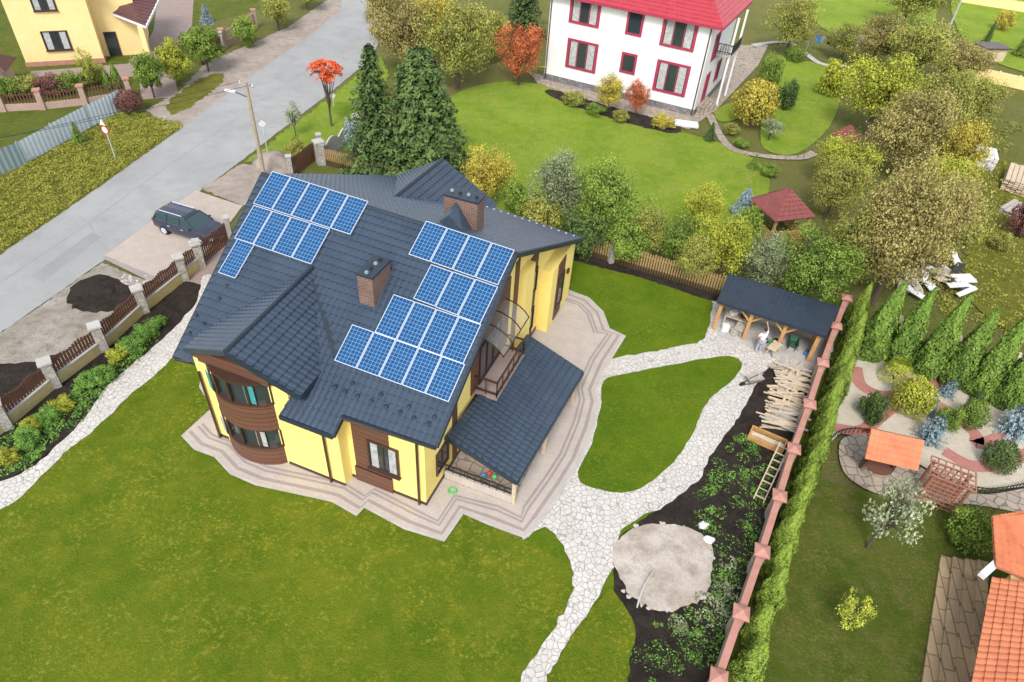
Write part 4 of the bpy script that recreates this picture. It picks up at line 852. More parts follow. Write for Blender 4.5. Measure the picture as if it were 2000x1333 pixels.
rp=[WY.pt(-1.2,8.4,.9),WY.pt(WY.L*.8+.6,8.4,.9),WY.pt(WY.L*.8+.6,12,-5),WY.pt(-1.2,12,-5)]
tileroof(rp[3],rp[2],rp[0],rp[1],'roof',MAROON,yh,.35,.5,.04,.05,4)
kr=empty('garden_kiosk',G(5,165),'small kiosk with dark red roof at the left edge beyond the road','kiosk'); c_=G(-5,170); mb=MB(); mb.box(c_,(3,3,2.2),.3); mb.build('wall',PALEW,kr)
mb=MB(); cs=[c_+Matrix.Rotation(.3,3,'Z')@Vector((x*2.1,y*2.1,2.2)) for x,y in ((-1,-1),(1,-1),(1,1),(-1,1))]; mb.add(cs+[c_+Vector((0,0,3.8))],[(0,1,4),(1,2,4),(2,3,4),(3,0,4),(3,2,1,0)]); mb.build('roof',MAROON,kr)
def panelfence(name,pts,tops,m,label):
    P=[G(*p) for p in pts]; root=empty(name,P[0],label,'fence')
    for (p,q),ty in zip(zip(P,P[1:]),tops):
        h=HT(p,ty); L=(q-p).length; d=(q-p)/L; sd=Vector((-d.y,d.x,0)); n=int(L/.12); pts_=[p+d*(L*i/n)+sd*(.04 if (i//2)%2 else 0) for i in range(n+1)]
        mb=MB()
        for a,b in zip(pts_,pts_[1:]): mb.add([a,b,b+Vector((0,0,h)),a+Vector((0,0,h))],[(0,1,2,3)])
        mb.build('sheet_panel',m,root,recalc=False)
        mb=MB(); mb.box(p+sd*.1,(.12,.12,h+.05),0); mb.build('post',ZINC2,root)
    return root
panelfence('corrugated_fence',[(52,320),(115,284),(180,248),(243,214)],[278,242,208],ZINC,'pale blue corrugated metal fence across the road')
panelfence('corrugated_fence',[(-70,372),(52,324)],[325],ZINC2,'grey blue sheet metal fence at the left edge beyond the verge')
def pillfence(name,pts,h,label,pm,cm,panel,pw=.5):
    P=[G(*p) for p in pts]; root=empty(name,P[0],label,'fence')
    for p in P: mb=MB(); mb.box(p,(pw,pw,h+.2),.4); a=mb.build('pillar',pm,root); mb=MB(); mb.box(p+Vector((0,0,h+.2)),(pw+.18,pw+.18,.14),.4); mb.build('pillar_cap',cm,a)
    for p,q in zip(P,P[1:]):
        d=(q-p).normalized(); sd=Vector((-d.y,d.x,0)); mb=MB(); mb.obox(p-sd*.1,q-p,sd*.2,(0,0,h*.4)); mb.build('wall_panel',pm,root)
        mb=MB(); L=(q-p).length; n=int(L/.28)
        for i in range(n): mb.bar(p+d*(L*(i+.5)/n)+Vector((0,0,h*.4)),p+d*(L*(i+.5)/n)+Vector((0,0,h)),.12,.05)
        mb.bar(p+Vector((0,0,h*.9)),q+Vector((0,0,h*.9)),.06,.06); mb.build('iron_panel',panel,root)
PINK=brick('pink_stone',(.46,.32,.26),(.40,.28,.22),(.3,.22,.2),2)
pillfence('pink_stone_fence',[(-60,222),(8,218),(85,214),(168,205),(256,190)],1.7,'pink stone fence with dark panels in front of the cream house',PINK,TERRA,PICK)
pillfence('pink_stone_fence',[(438,95),(470,80),(500,55)],2.0,'pink stone fence with brick caps at the far bend of the road',PINK,TERRA,PINK)
picket('brown_gate',[(395,130),(436,98)],1.8,PICK,'brown garden gate between shrubs across the road',[1])
# =============== STREET FURNITURE ===============
pb=G(516,345); ph=HT(pb,160); up_=empty('utility_pole',pb,'leaning wooden utility pole with street lamp beside the road','utility pole'); mb=MB(); mb.tube([pb,pb+Vector((0,0,ph))],[.2,.13],10); mb.build('pole',POLE,up_)
mb=MB(); mb.bar(pb+Vector((-.7,.3,ph-.3)),pb+Vector((.7,-.3,ph-.3)),.1,.1); mb.build('crossarm',POLE,up_)
for s_ in (-.6,0,.6): mb=MB(); q=pb+Vector((s_,-s_*.43,ph-.25)); mb.tube([q,q+Vector((0,0,.2))],[.06,.04],6); mb.build('insulator',PLASW,up_)
lp=pb+Vector((-1.1,-.25,ph-.75)); mb=MB(); mb.tube([pb+Vector((0,0,ph-1.3)),lp],.04,6); mb.build('lamp_arm',BLACKM,up_); mb=MB(); mb.bar(lp+Vector((.2,0,-.02)),lp+Vector((-.6,-.1,.08)),.28,.12); mb.build('lamp_head',PLASW,up_)
top=pb+Vector((0,0,ph-.1))
for off,lab in ((-.6,'upper'),(.6,'lower')):
    p=top+Vector((off,-off*.43,0)); q=Vector((-62,29+off,6.5+off*.3)); pts_=[p.lerp(q,i/14)+Vector((0,0,-4*(i/14)*(1-i/14))) for i in range(15)]; mb=MB(); mb.tube(pts_,.018,5); tag(mb.build('power_cable',BLACKM,None),f'{lab} overhead cable running from the utility pole over the left verge','cable')
def sign(bx,by,ty,kind,label):
    B=G(bx,by); h=HT(B,ty); r=empty('road_sign',B,label,'road sign'); mb=MB(); mb.tube([B,B+Vector((0,0,h))],.045,8); mb.build('pole',ALU,r); f=Vector((-.3,-1,0)).normalized() if kind else Vector((.5,-1,0)).normalized()
    if kind:
        c=B+Vector((0,0,h-.35)); mb=MB(); mb.tube([c+f*.05,c+f*.08],.4,20); s2=mb.build('sign_plate',REDP,r); mb=MB(); mb.tube([c+f*.081,c+f*.09],.29,20); mb.build('sign_face',PLASW,s2)
        c2=c+Vector((-.1,0,.66)); sd=f.cross(Vector((0,0,1))); mb=MB(); mb.ext([c2-sd*.3-Vector((0,0,.25)),c2+sd*.3-Vector((0,0,.25)),c2+Vector((0,0,.28))],f*.04); mb.build('sign_plate',PLASW,r)
    else:
        c=B+Vector((0,0,h-.3)); sd=f.cross(Vector((0,0,1))); mb=MB(); mb.ext([c-sd*.35,c-Vector((0,0,.35)),c+sd*.35,c+Vector((0,0,.35))],f*.04); mb.build('sign_plate',PLASW,r)
sign(227,314,246,1,'round red rimmed road sign on the left grass verge'); sign(523,300,236,0,'thin road sign pole beside the utility pole'); sign(652,210,182,0,'small road sign beside the red sumac')
pb=G(1842,80); ph=HT(pb,-40); mb=MB(); mb.tube([pb,pb+Vector((0,0,ph))],[.16,.11],8); tag(mb.build('utility_pole',CONC,None),'pale concrete utility pole among trees at the upper right','utility pole')
# =============== GAZEBO, SMALL ROOFS ===============
def hiproof(B,sx,sy,rz,z0,z1,m,par,name='roof',gable=False,pt=.35,rw=.45):
    M=Matrix.Rotation(rz,3,'Z'); f=lambda x,y,z:B+M@Vector((x,y,z))
    a,b,c,d=f(-sx,-sy,z0),f(sx,-sy,z0),f(sx,sy,z0),f(-sx,sy,z0); k=sx if gable else max(.05,sx-sy); k0,k1=f(-k,0,z1),f(k,0,z1)
    o=tileroof(k0,k1,a,b,name,m,par,pt,rw,.035,.05,4); tileroof(k1,k0,c,d,name,m,par,pt,rw,.035,.05,4)
    if not gable: tileroof(k1,k1+Vector((.01,0,0)),b,c,name,m,par,pt,rw,.035,.05,4); tileroof(k0,k0+Vector((.01,0,0)),d,a,name,m,par,pt,rw,.035,.05,4)
    return o
gz=empty('garden_gazebo',G(1513,460),'timber gazebo with dark red tiled roof among trees','gazebo'); B=G(1512,452)
hiproof(B,1.9,1.9,R(20),2.3,4.1,DRED,gz)
M=Matrix.Rotation(R(20),3,'Z'); g_=1.6
for x,y in ((-g_,-g_),(g_,-g_),(g_,g_),(-g_,g_)): mb=MB(); p=B+M@Vector((x,y,0)); mb.box(p,(.18,.18,2.4),R(20)); mb.build('post',ORWOOD,gz)
for x0,y0,x1,y1 in ((-g_,-g_,g_,-g_),(g_,-g_,g_,g_),(-g_,-g_,-g_,g_)):
    p,q=B+M@Vector((x0,y0,0)),B+M@Vector((x1,y1,0)); mb=MB()
    for z in (.15,.4,.65,.9): mb.bar(p+Vector((0,0,z)),q+Vector((0,0,z)),.06,.16)
    mb.build('railing',ORWOOD,gz)
gz=empty('garden_hut',G(1640,290),'small hut with steep red roof beside the upper trees','hut'); B=G(1645,288); mb=MB(); mb.box(B,(1.4,1.4,1.2),.3); mb.build('wall',ORWOOD,gz); hiproof(B,1.0,1.0,.3,1.2,2.5,DRED,gz)
gz=empty('dark_shed',G(1925,118),'low shed with dark flat roof in the upper right plot','shed'); B=G(1925,116); mb=MB(); mb.box(B,(3.6,2.4,1.8),.2); mb.build('wall',PALEW,gz); mb=MB(); mb.box(B+Vector((0,0,1.8)),(4.2,3,.15),.2); mb.build('roof',BRN,gz)
def lowwall(pts,h,m,label):
    P=[G(*p) for p in pts]; r=empty('concrete_fence',P[0],label,'fence')
    for p,q in zip(P,P[1:]):
        n=max(1,int((q-p).length/2.2)); pp=lerpn(p,q,n)
        for a,b in zip(pp,pp[1:]):
            d=(b-a).normalized(); sd=Vector((-d.y,d.x,0))*.1; mb=MB(); mb.obox(a-sd+d*.06,b-a-d*.12,sd*2,(0,0,h)); mb.build('wall_panel',m,r); mb=MB(); mb.box(a,(.2,.28,h+.12),math.atan2(d.y,d.x)); mb.build('post',m,r)
lowwall([(1840,100),(1905,155),(2060,190)],1.5,PYEL,'cream concrete panel fence across the upper right plot')
lowwall([(1875,5),(2060,35)],1.6,PYEL,'cream concrete fence in the top right corner')
lowwall([(1620,80),(1700,95),(1790,85)],1.5,GREYW,'weathered grey board fence behind the upper right trees')
cl=empty('clothes_line',G(1610,105),'clothes line with dark laundry near the upper garden','clothes line'); p,q=G(1575,98),G(1650,108)
for w in (p,q): mb=MB(); mb.tube([w,w+Vector((0,0,2.2))],.05,6); mb.build('post',GREYW,cl)
mb=MB(); mb.tube([p+Vector((0,0,2.1)),q+Vector((0,0,2.1))],.015,4); mb.build('line',BLACKM,cl)
for i,(t,m_) in enumerate(((.2,BLUEP),(.35,TROUS),(.5,BLACKM),(.68,BLUEP),(.82,PLASW))):
    w=p.lerp(q,t)+Vector((0,0,2.08)); d=(q-p).normalized(); mb=MB(); mb.add([w-d*.3,w+d*.3,w+d*.26-Vector((0,0,1.0)),w-d*.28-Vector((0,.05,.95))],[(0,1,2,3)]); tag(mb.build('hanging_garment',m_,None),f'{ORDN[i]} garment from the left on the clothes line','garment')
# =============== WELL, TRELLIS, GARDEN FENCE ===============
B=G(1704,925); wl_=empty('garden_well',B,'stone garden well under an orange tiled gable roof','well')
mb=MB(); mb.tube([B,B+Vector((0,0,.75))],[.8,.72],14); mb.build('well_ring',FLAG,wl_); mb=MB(); mb.tube([B+Vector((0,0,.76)),B+Vector((0,0,.82))],.76,14); mb.build('well_cover',BROWN,wl_)
M=Matrix.Rotation(R(-12),3,'Z')
for s_ in (-1,1):
    mb=MB(); mb.bar(B+M@Vector((s_*.75,0,.3)),B+M@Vector((s_*.75,0,2.5)),.2,.2); mb.build('post',BRN,wl_)
    for t_ in (.75,-.75): mb=MB(); mb.bar(B+M@Vector((s_*.75,0,1.6)),B+M@Vector((s_*.75,t_,2.05)),.1,.1); mb.build('brace',BRN,wl_)
hiproof(B,1.35,1.1,R(-12),2.1,3.35,ORG_T,wl_,'roof',True,.26,.32)
B=G(1822,978); tr=empty('garden_trellis',B,'brown timber trellis arch beside the garden well','trellis'); M=Matrix.Rotation(R(-25),3,'Z'); TW=simple('trellis_wood',(.36,.16,.10),(.28,.12,.08),3,.7)
for y in (-.55,.55):
    for x in (-.9,.9): mb=MB(); mb.bar(B+M@Vector((x,y,0)),B+M@Vector((x,y,2.3)),.14,.14); mb.build('post',TW,tr)
def lattice(o,ux,uy,nx,ny,name):
    mb=MB(); nrm_=ux.cross(uy).normalized()
    for i in range(nx+1): mb.bar(o+ux*(i/nx),o+ux*(i/nx)+uy,.06,.06,up=nrm_)
    for j in range(ny+1): mb.bar(o+uy*(j/ny)+nrm_*.03,o+uy*(j/ny)+ux+nrm_*.03,.06,.06,up=nrm_)
    mb.build(name,TW,tr)
for y in (-.55,.55): lattice(B+M@Vector((-.9,y,.2)),M@Vector((1.8,0,0)),Vector((0,0,2.0)),6,7,'lattice_panel')
lattice(B+M@Vector((-1.1,-.75,2.35)),M@Vector((2.2,0,0)),M@Vector((0,1.5,0)),6,4,'lattice_top')
gf=empty('low_iron_fence',G(1700,850),'low black iron fence curving around the gravel garden','fence')
def ironline(pts):
    P=catmull([G(*p) for p in pts],False,5); mb=MB()
    for p,q in zip(P,P[1:]):
        for z in (.15,.6): mb.bar(p+Vector((0,0,z)),q+Vector((0,0,z)),.05,.05)
        n=max(1,int((q-p).length/.22))
        for i in range(n): w=p.lerp(q,i/n); mb.bar(w,w+Vector((0,0,.68)),.035,.035)
    mb.build('railing',BLACKM,gf)
ironline([(1612,890),(1622,862),(1655,850),(1700,855),(1745,885),(1780,915)]); ironline([(1850,945),(1900,965),(1950,965),(2030,948)])
rf=empty('garden_stone_fence',G(1850,690),'stone pillar fence with pale caps behind the large thujas','fence')
PP=[G(1722,672),G(1832,708),G(1945,745),G(2040,775)]
for p in PP: mb=MB(); mb.box(p,(.75,.75,2.2),-.3); a=mb.build('pillar',FLAG,rf); mb=MB(); mb.box(p+Vector((0,0,2.2)),(1.0,1.0,.15),-.3); mb.build('pillar_cap',PALEW,a)
for p,q in zip(PP,PP[1:]): d=(q-p).normalized(); sd=Vector((-d.y,d.x,0))*.1; mb=MB(); mb.obox(p-sd,q-p,sd*2,(0,0,1.3)); mb.build('wall_panel',FLAG,rf)
BT=[(1690,698,548),(1744,708,562),(1800,732,572),(1852,752,600),(1902,772,606),(1950,792,640),(1996,802,690)]
for i,(x,y,t) in enumerate(BT): plant(x,y,t,62,'thuja','thujad','large_thuja',f'tall thuja at the back of the gravel garden, {ORDN[i]} from the left','tree','tall thujas behind the gravel garden')
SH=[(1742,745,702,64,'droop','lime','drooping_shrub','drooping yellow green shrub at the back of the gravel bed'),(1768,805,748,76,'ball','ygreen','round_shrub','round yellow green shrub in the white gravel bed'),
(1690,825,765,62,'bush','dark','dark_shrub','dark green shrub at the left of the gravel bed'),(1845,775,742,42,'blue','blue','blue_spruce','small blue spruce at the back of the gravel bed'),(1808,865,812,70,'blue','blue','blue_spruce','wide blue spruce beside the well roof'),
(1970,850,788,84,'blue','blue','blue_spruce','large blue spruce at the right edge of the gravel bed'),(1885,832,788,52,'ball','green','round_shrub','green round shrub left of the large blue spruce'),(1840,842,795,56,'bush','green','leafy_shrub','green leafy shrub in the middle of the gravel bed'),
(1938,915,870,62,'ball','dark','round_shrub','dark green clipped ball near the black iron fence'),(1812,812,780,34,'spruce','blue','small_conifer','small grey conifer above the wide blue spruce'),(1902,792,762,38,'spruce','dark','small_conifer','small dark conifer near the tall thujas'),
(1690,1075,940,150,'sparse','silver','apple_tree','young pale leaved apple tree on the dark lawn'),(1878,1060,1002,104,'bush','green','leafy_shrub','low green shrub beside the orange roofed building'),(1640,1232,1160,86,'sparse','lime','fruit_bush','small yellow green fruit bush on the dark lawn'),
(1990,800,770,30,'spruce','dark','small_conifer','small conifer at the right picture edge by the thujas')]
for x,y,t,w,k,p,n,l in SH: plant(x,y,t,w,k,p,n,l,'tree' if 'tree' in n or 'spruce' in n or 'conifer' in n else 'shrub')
st=empty('stone_steps',G(1840,1230),'wide brown stone steps leading up to the orange roofed building','steps')
tl,tr_,bl_,br=G(1812,1085),G(1915,1115),G(1752,1420),G(1905,1420)
BSTONE=brick('brown_step_stone',(.42,.31,.18),(.33,.24,.14),(.15,.11,.07),1.0,False,R(-78),.025,1.1,.42)
for i in range(5):
    f0=i/5; a,b,c,d=tl.lerp(tr_,f0),tr_,br,bl_.lerp(br,f0); mb=MB(); mb.prism([(p.x,p.y) for p in (a,b,c,d)],i*.16,(i+1)*.16); mb.build('step',BSTONE,st)
oh=empty('orange_roof_house',G(1985,1200),'building with orange clay tile roofs at the lower right edge','house')
tileroof(G(2000,1000,4.4),G(2120,1010,4.4),G(1940,1008,3.6),G(2120,1190,3.6),'roof',ORG_T,oh,.3,.38,.05,.05)
tileroof(G(1938,1008,3.8),G(2080,1018,3.8),G(1945,1108,3.2),G(2100,1170,3.2),'roof',ORG_T,oh,.3,.38,.05,.05)
tileroof(G(2100,1150,4.2),G(2100,1420,4.2),G(1938,1128,3.0),G(1882,1420,3.0),'roof',ORG_T,oh,.3,.38,.05,.05)
wp=[G(1975,1120,2.9),G(2150,1130,2.9),G(2150,1500,2.9),G(1942,1420,2.9)]
mb=MB(); mb.prism([(p.x,p.y) for p in wp],0,2.9); mb.build('wall',PYEL,oh)
mb=MB(); p=G(1918,1125,3.0); q=G(1990,1060,3.0); mb.bar(p,q,.3,.3); mb.build('fascia',PLASW,oh)
WO=Wall(Vector((wp[0].x,wp[0].y,0)),Vector((wp[3].x,wp[3].y,0)))
window(oh,WO,1.0,3.0,.6,2.5,ORWOOD,cols=3); window(oh,WO,4.4,6.0,.6,2.5,ORWOOD,cols=2)
# =============== TREES ===============
TR=[(738,335,76,170,'spruce','dark','spruce_tree','tall dark spruce, left of the pair behind the slate roof'),(825,340,82,205,'fat','dark','spruce_tree','broad dark spruce, right of the pair behind the slate roof'),(700,300,225,50,'bush','blue','conifer_shrub','blue grey shrub beside the scalloped concrete fence'),
(800,150,-25,150,'twig','brown','autumn_tree','brown autumn tree at the top beside the road'),(893,175,-10,180,'twig','olive','autumn_tree','olive autumn tree between the spruces and the orange tree'),(760,90,-60,110,'twig','brown','autumn_tree','brown tree at the bend of the road'),(850,130,-40,130,'twig','yellow','autumn_tree','yellowing tree behind the broad spruce at the top'),
(1022,70,-90,100,'spruce','dark','spruce_tree','dark spruce beside the left wall of the white house'),(1012,168,28,112,'twig','red','red_tree','orange red autumn tree at the corner of the white house'),(960,120,20,80,'bush','olive','shrub_tree','olive shrub left of the orange red tree'),
(648,248,114,96,'sumac','scarlet','sumac_tree','scarlet sumac with bare stem on the roadside grass'),(578,268,196,48,'sparse','silver','young_tree','young pale tree beside the road near the pole'),(582,318,268,46,'bush','olive','roadside_shrub','olive shrub behind the brown picket fence'),
(945,405,282,130,'twig','yellow','garden_shrub','yellowing shrub right of the dark spruces'),(1085,440,292,155,'twig','grey','garden_tree','grey green tree behind the roof ridge in the middle'),(1172,480,305,180,'twig','green','garden_tree','dark green bushy tree right of the grey green tree'),(1010,435,350,80,'bush','green','garden_shrub','green shrub behind the rear gable'),
(1050,475,380,95,'bush','olive','garden_shrub','olive shrub below the grey green tree'),(1130,500,405,110,'bush','dark','garden_shrub','dark shrub at the left end of the tan picket fence'),
(1255,495,395,125,'twig','olive','garden_shrub','olive shrub behind the tan picket fence'),(1215,515,430,90,'bush','green','garden_shrub','green shrub between the bushy tree and the picket fence'),(1362,450,352,115,'twig','ygreen','garden_shrub','yellow green shrub on the far lawn edge left of the gazebo'),(1310,525,415,135,'twig','green','garden_shrub','green shrub just above the tan picket fence'),(1395,550,410,145,'twig','ygreen','garden_tree','leafy yellow green tree beside the shed end of the picket fence'),(1448,420,365,60,'spruce','blue','garden_conifer','small grey blue conifer left of the gazebo'),
(1350,555,450,110,'twig','olive','garden_shrub','olive shrub against the middle of the picket fence'),(1440,500,400,80,'bush','green','garden_shrub','green shrub directly left of the gazebo'),
(1470,570,450,120,'twig','grey','garden_shrub','grey green shrub behind the left end of the shed roof'),(1560,600,440,200,'twig','green','garden_tree','dense green tree behind the middle of the shed'),(1700,595,285,285,'big','brown','large_tree','largest brown olive tree right of the gazebo'),(1630,580,400,160,'twig','olive','garden_tree','olive tree between the shed and the largest brown tree'),
(1610,430,300,130,'twig','olive','garden_tree','olive tree just right of the gazebo roof'),(1785,520,340,180,'twig','olive','garden_tree','olive tree on the right flank of the largest tree'),(1800,450,290,150,'twig','ygreen','garden_tree','yellow green tree behind the largest tree on its right'),
(1625,370,255,135,'twig','ygreen','garden_tree','yellow green tree above the gazebo'),(1745,350,160,190,'twig','brown','bare_tree','grey brown half bare tree in the upper right'),(1690,265,95,185,'twig','ygreen','garden_tree','yellow green tree left of the half bare tree'),(1800,280,120,160,'twig','olive','garden_tree','olive tree right of the half bare tree'),(1835,370,220,130,'twig','yellow','garden_tree','yellowish tree right of the half bare tree near the meadow'),
(1770,160,20,165,'twig','olive','orchard_tree','olive orchard tree below the green field'),(1700,130,20,120,'twig','brown','orchard_tree','brown orchard tree left of the concrete pole'),(1535,105,-15,130,'twig','olive','orchard_tree','olive tree right of the white house'),(1760,50,-70,160,'twig','olive','orchard_tree','olive tree at the top edge left of the concrete pole'),(1885,250,140,130,'twig','olive','orchard_tree','spreading olive tree above the white crate stack'),(1620,190,110,80,'bush','ygreen','garden_shrub','yellow green shrub on the small upper lawn edge'),
(1860,170,70,130,'twig','brown','orchard_tree','brown orchard tree in front of the cream panel fence'),(1640,120,40,90,'twig','olive','orchard_tree','small olive tree above the clothes line'),
(1465,245,160,84,'ball','yellow','golden_shrub','golden round shrub beside the white house path'),(1530,215,152,44,'bush','dark','garden_shrub','dark slim shrub on the upper garden lawn'),(1495,170,100,60,'bush','green','garden_shrub','green shrub beside the white house steps'),(1500,275,225,60,'sparse','silver','rose_bush','pale rose bush on the small upper lawn'),(1550,120,90,40,'ball','green','garden_shrub','small clipped green ball on the upper lawn'),
(1385,275,238,30,'spruce','dark','garden_conifer','tiny dark conifer beside the white tub'),(1470,330,300,30,'spruce','green','garden_conifer','tiny green conifer at the lawn edge by the path'),(1500,345,318,40,'bush','green','garden_shrub','low green shrub beside the garden path'),(1425,262,240,40,'bush','olive','garden_shrub','low olive shrub at the left edge of the upper lawn'),(1445,290,268,36,'bush','green','garden_shrub','low green shrub at the bend of the garden path'),
(1185,220,140,76,'twig','yellow','climbing_vine','yellow autumn vine on the front wall of the white house'),(1240,228,150,56,'twig','red','climbing_vine','reddish vine below the narrow window of the white house'),(1120,205,178,56,'bush','olive','flower_bush','low olive flower bush at the white house wall'),(1290,250,222,56,'bush','yellow','flower_bush','low yellow flower bush near the right corner of the white house'),(1160,225,202,46,'bush','green','flower_bush','low green bush in front of the yellow vine'),(1210,238,214,40,'bush','olive','flower_bush','low olive bush in front of the reddish vine'),
(302,192,95,78,'broad','green','yard_tree','green bushy tree at the end of the pale blue fence'),(352,168,75,90,'broad','ygreen','yard_tree','yellow green tree in the middle of the three across the road'),(408,140,45,88,'broad','green','yard_tree','green tree nearest the pink fence across the road'),(258,218,178,50,'ball','maroon','purple_shrub','purple round shrub at the end of the pale blue fence'),(232,172,122,22,'thuja','thujad','slim_thuja','slim thuja in front of the cream house, right one'),(214,174,132,18,'thuja','thujad','slim_thuja','slim thuja in front of the cream house, left one'),
(184,180,90,48,'sparse','ygreen','yard_tree','thin young tree in front of the cream house wall'),(157,282,236,32,'spruce','green','small_conifer','small conifer beside the pale blue fence'),(545,60,-25,80,'broad','olive','yard_tree','olive tree at the top across the road'),(485,92,28,60,'bush','green','yard_shrub','green shrub in front of the pink fence at the bend'),(600,20,-50,70,'broad','ygreen','yard_tree','yellow green tree at the top left of the road'),(405,45,5,30,'spruce','blue','small_conifer','small bluish conifer in the yard at the top'),
(1985,462,380,64,'bush','maroon','red_bush','dark red bush at the right picture edge'),(1862,480,385,40,'sparse','yellow','sapling','yellow sapling in the rear plot'),(1925,85,40,20,'spruce','dark','small_conifer','dark conifer in the top right plot'),(1955,60,15,40,'bush','yellow','yard_shrub','yellow shrub in the top right plot'),
(1990,110,60,40,'spruce','green','small_conifer','green conifer at the top right edge'),(1950,490,455,50,'bush','olive','wild_bush','rusty low bush in the rear plot')]
for x,y,t,w,k,p,n,l in TR: plant(x,y,t,w,k,p,n,l,'tree' if ('tree' in n or 'conifer' in n or 'thuja' in n or 'sapling' in n) else 'vine' if 'vine' in n else 'shrub')
hs=[(20,185),(60,180),(105,178),(140,172),(190,160)]
for i,(x,y) in enumerate(hs): plant(x,y+8,y-35,66,'bush',('green','olive','maroon','green','olive')[i],'hedge_shrub',f'{ORDN[i]} shrub from the left behind the pink stone fence','shrub')
bp=[(20,905,50),(62,870,60),(100,822,50),(128,800,50),(170,760,52),(205,745,56),(235,705,56),(262,690,60),(290,660,56),(60,845,46),(312,640,40)]
for i,(x,y,w) in enumerate(bp): plant(x,y,y-w*.5,w,'bush','veg' if i%3 else 'ygreen','bed_plant',f'leafy plant in the front flower bed, {ORDN[i]} clump up from the left picture edge','plant')
scatter('bed_groundcover',[(-60,930),(0,862),(110,785),(205,715),(290,645),(330,640),(320,660),(250,718),(200,765),(150,830),(60,910),(0,940)],12000,.08,'veg','low green leaves covering the front flower bed','plants',150)
scatter('bed_groundcover',[(1500,850),(1555,870),(1490,1020),(1440,1200),(1400,1333),(1230,1333),(1240,1230),(1300,1205),(1390,1180),(1395,1080),(1340,1010),(1390,930),(1440,850)],13000,.07,'veg','scattered green vegetable leaves on the dark garden soil','plants',190)
scatter('bed_groundcover',[(1290,1200),(1390,1160),(1420,1100),(1440,1180),(1400,1250),(1320,1240)],2600,.08,'silver','silver green leaves along the edge of the sandy patch','plants',22)
scatter('weeds',[(-60,360),(60,320),(245,220),(360,245),(190,365),(0,495),(-100,560)],60000,.075,'grass','rough yellow green weeds on the verge beyond the road','grass',1500,.6)
scatter('lawn_blades',[(-60,1010),(150,880),(330,725),(360,850),(450,940),(640,1000),(870,1070),(1050,1050),(1110,1130),(1070,1240),(1010,1340),(-60,1340)],90000,.045,'lawn','short mown grass blades on the front lawn','grass',0,.5)
scatter('meadow_grass',[(1850,300),(2050,330),(2060,700),(1800,600)],22000,.09,'grass','rough meadow grass on the rear plot','grass',700,.5)
scatter('meadow_grass',[(1480,430),(1560,420),(1900,200),(2000,250),(1850,420),(1800,560),(1480,560)],20000,.1,'olive','rough undergrowth below the upper right trees','undergrowth',500,.5)
# =============== RIGHT PLOT CLUTTER ===============
def stack(bx,by,n,L,w,rz,m,label,name='timber_stack'):
    B=G(bx,by); r=empty(name,B,label,'timber stack'); 
    for j in range(n):
        for k in range(5):
            d=Vector((math.cos(rz),math.sin(rz),0)); sd=Vector((-d.y,d.x,0)); mb=MB(); p=B+sd*((k-2)*w/5)+Vector((0,0,.08+j*.16)); e=random.uniform(-.15,.15); mb.bar(p-d*(L/2+e),p+d*(L/2-e),w/5-.05,.1); mb.build('plank',m,r)
stack(1915,322,9,2.8,2.0,1.2,PLASW,'stack of whitewashed boards in the rear plot'); stack(1980,362,8,4.6,2.2,1.0,PALEW,'long pale timber stack at the right edge'); stack(1985,415,3,3.0,2.2,.7,GREYW,'low grey timber stack at the right edge below the long one')
for i in range(40):
    B=G(random.uniform(1775,1885),random.uniform(530,590)); mb=MB(); rz=random.uniform(0,3); d=Vector((math.cos(rz),math.sin(rz),random.uniform(-.1,.25)))*random.uniform(.8,2.2); sd=Vector((-math.sin(rz),math.cos(rz),random.uniform(-.2,.2)))*random.uniform(.3,1.0)
    mb.obox(B+Vector((0,0,.2+random.random()*.6)),d,sd,(0,0,.05)); tag(mb.build('scrap_board',(PLASW,GREYW,PALEW,PLASW,BLACKM)[i%5],None),'broken board in the scrap heap behind the tall thujas','scrap board','boards in the scrap heap')
hp=MB(); B=G(884,962)
for k in range(3): hp.tube([B+Vector((math.cos(t/14*6.283)*(.3-k*.05),math.sin(t/14*6.283)*(.3-k*.05),.06+k*.06)) for t in range(15)],.045,5)
tag(hp.build('garden_hose',GREENP,None),'coiled green garden hose on the paving at the porch corner','hose')
for i,(x,y,m_,c) in enumerate(((945,928,BLUEP,'blue'),(956,925,REDP,'red'),(966,931,GREENP,'green'))):
    B=G(x,y,.9); mb=MB(); mb.blob((B.x,B.y,.9),.13,0,0,12); tag(mb.build('toy_ball',m_,None,smooth=True),f'small {c} toy ball on the porch edge','toy')
mb=MB(); P=[G(1243,1190)+Vector((0,0,.1)),G(1252,1160)+Vector((0,0,.25)),G(1265,1135)+Vector((0,0,.3)),G(1280,1112)+Vector((0,0,.12))]; mb.tube(catmull(P,False,5),.05,6); tag(mb.build('bent_pipe',CONC,None),'bent grey pipe lying on the sandy patch','pipe')
pw=[G(*p) for p in SANDP]; pc=catmull(pw,True,4)
for i in range(0,len(pc)):
    if random.random()<.45: continue
    p=pc[i]; mb=MB(); s_=random.uniform(.12,.24); mb.blob((p.x+random.uniform(-.1,.1),p.y+random.uniform(-.1,.1),s_*.4),(s_,s_*.8,s_*.6),.25); tag(mb.build('edging_stone',CONC,None),'grey rough stone on the rim of the sandy patch','stone','stones around the sandy patch')
for i,(x,y) in enumerate(((1385,1058),(1372,1030))): p=G(x,y); mb=MB(); mb.blob((p.x,p.y,.15),(.32,.26,.22),.3); tag(mb.build('white_stone',PLASW,None),('large white stone right of the sandy patch','smaller white stone above the sandy patch')[i],'stone')
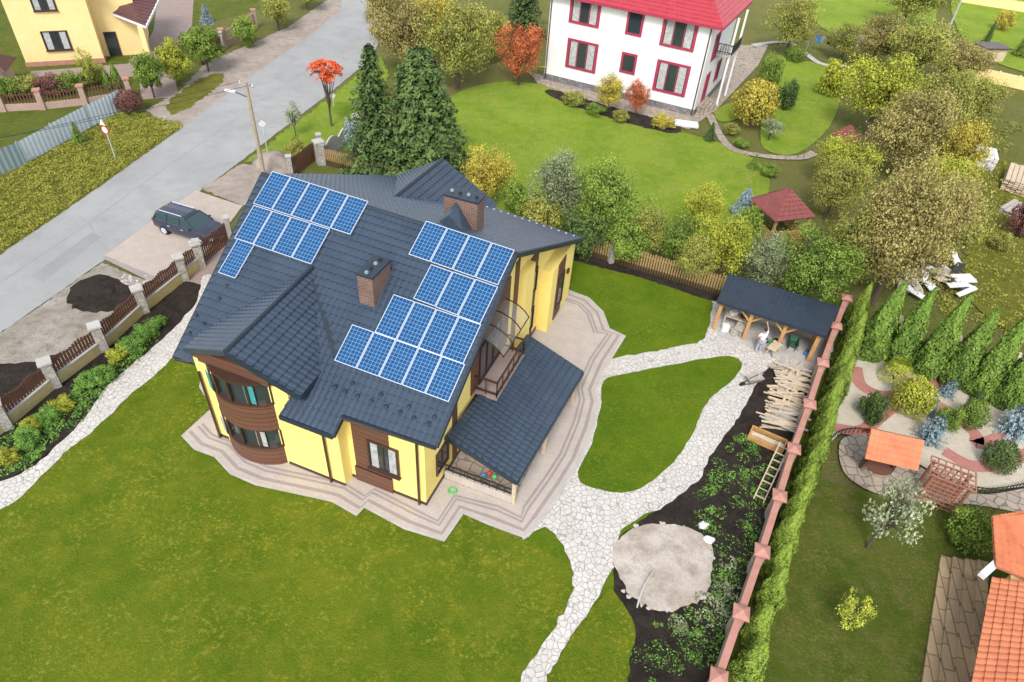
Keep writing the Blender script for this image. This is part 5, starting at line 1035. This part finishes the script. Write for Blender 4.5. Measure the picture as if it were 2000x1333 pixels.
tb=G(1338,246); mb=MB(); mb.prism([(tb.x-1.3,tb.y-.5),(tb.x+1.3,tb.y-.9),(tb.x+1.4,tb.y+.3),(tb.x-1.1,tb.y+.7)],.05,.45); o=mb.build('garden_tub',PLASW,None); tag(o,'white rectangular tub on the lawn at the corner of the white house','tub'); b=o.modifiers.new('b','BEVEL'); b.width=.15; b.segments=3
gp=G(533,318); mb=MB(); mb.blob((gp.x,gp.y,0),(1.7,1.5,.8),.2,0,14); tag(mb.build('gravel_heap',GRAVEL,None,smooth=True),'grey gravel heap beside the base of the utility pole','gravel heap')
sp_=G(198,572); mb=MB(); mb.blob((sp_.x,sp_.y,-.1),(1.1,.8,.35),.3,0,14); tag(mb.build('soil_heap',SOIL,None,smooth=True),'dark soil heap between the road and the picket fence','soil heap')
for i in range(26):
    p=G(random.uniform(235,350),random.uniform(535,560)); s_=random.uniform(.1,.2); mb=MB(); mb.blob((p.x,p.y,s_*.3),(s_,s_*.8,s_*.6),.3); tag(mb.build('rubble_stone',CONC,None),'pale rubble stone at the lower edge of the driveway','stone','rubble along the driveway edge')
mb=MB(); c=G(290,915); mb.tube([c+Vector((0,0,.0)),c+Vector((0,0,.05))],.2,14); tag(mb.build('drain_cover',CONC,None),'small round drain cover in the front lawn','drain cover')
# =============== WORLD, SUN, CAMERA ===============
sd=Vector((-.15,-.85,1.0)).normalized(); el=math.asin(sd.z); az=math.atan2(sd.x,sd.y)
w=bpy.data.worlds.new('World'); scene.world=w; w.use_nodes=True; nt=w.node_tree; bg=nt.nodes['Background']; sk=nt.nodes.new('ShaderNodeTexSky'); sk.sky_type='NISHITA'; sk.sun_disc=False; sk.sun_elevation=el; sk.sun_rotation=az
hs_=nt.nodes.new('ShaderNodeHueSaturation'); hs_.inputs['Saturation'].default_value=.35; hs_.inputs['Value'].default_value=2.1; nt.links.new(sk.outputs[0],hs_.inputs['Color']); nt.links.new(hs_.outputs[0],bg.inputs[0]); bg.inputs[1].default_value=.15
L=bpy.data.lights.new('sun','SUN'); L.energy=3.4; L.angle=R(18); L.color=(1,.95,.88); lo=bpy.data.objects.new('sun',L); COL.objects.link(lo); lo.rotation_euler=(-sd).to_track_quat('-Z','Y').to_euler()
cam=bpy.data.cameras.new('camera'); co=bpy.data.objects.new('camera',cam); COL.objects.link(co); scene.camera=co; cam.sensor_width=36; cam.lens=F/2000*36; cam.clip_end=3000
X=Vector((1,0,0)); Fw=Vector((0,cp,-sp)); Uv=Vector((0,sp,cp)); rc=X*cr+Uv*sr; uc=-X*sr+Uv*cr; bkv=-Fw
M=Matrix((rc,uc,bkv)).transposed().to_4x4(); M.translation=Vector((0,0,HC))
for o in list(scene.objects):
    if o.parent is None and o not in (co,lo): o.location=o.location*K; o.scale=o.scale*K
M.translation*=K; co.matrix_world=M
scene.view_settings.view_transform='Standard'; scene.view_settings.look='None'; scene.view_settings.exposure=0
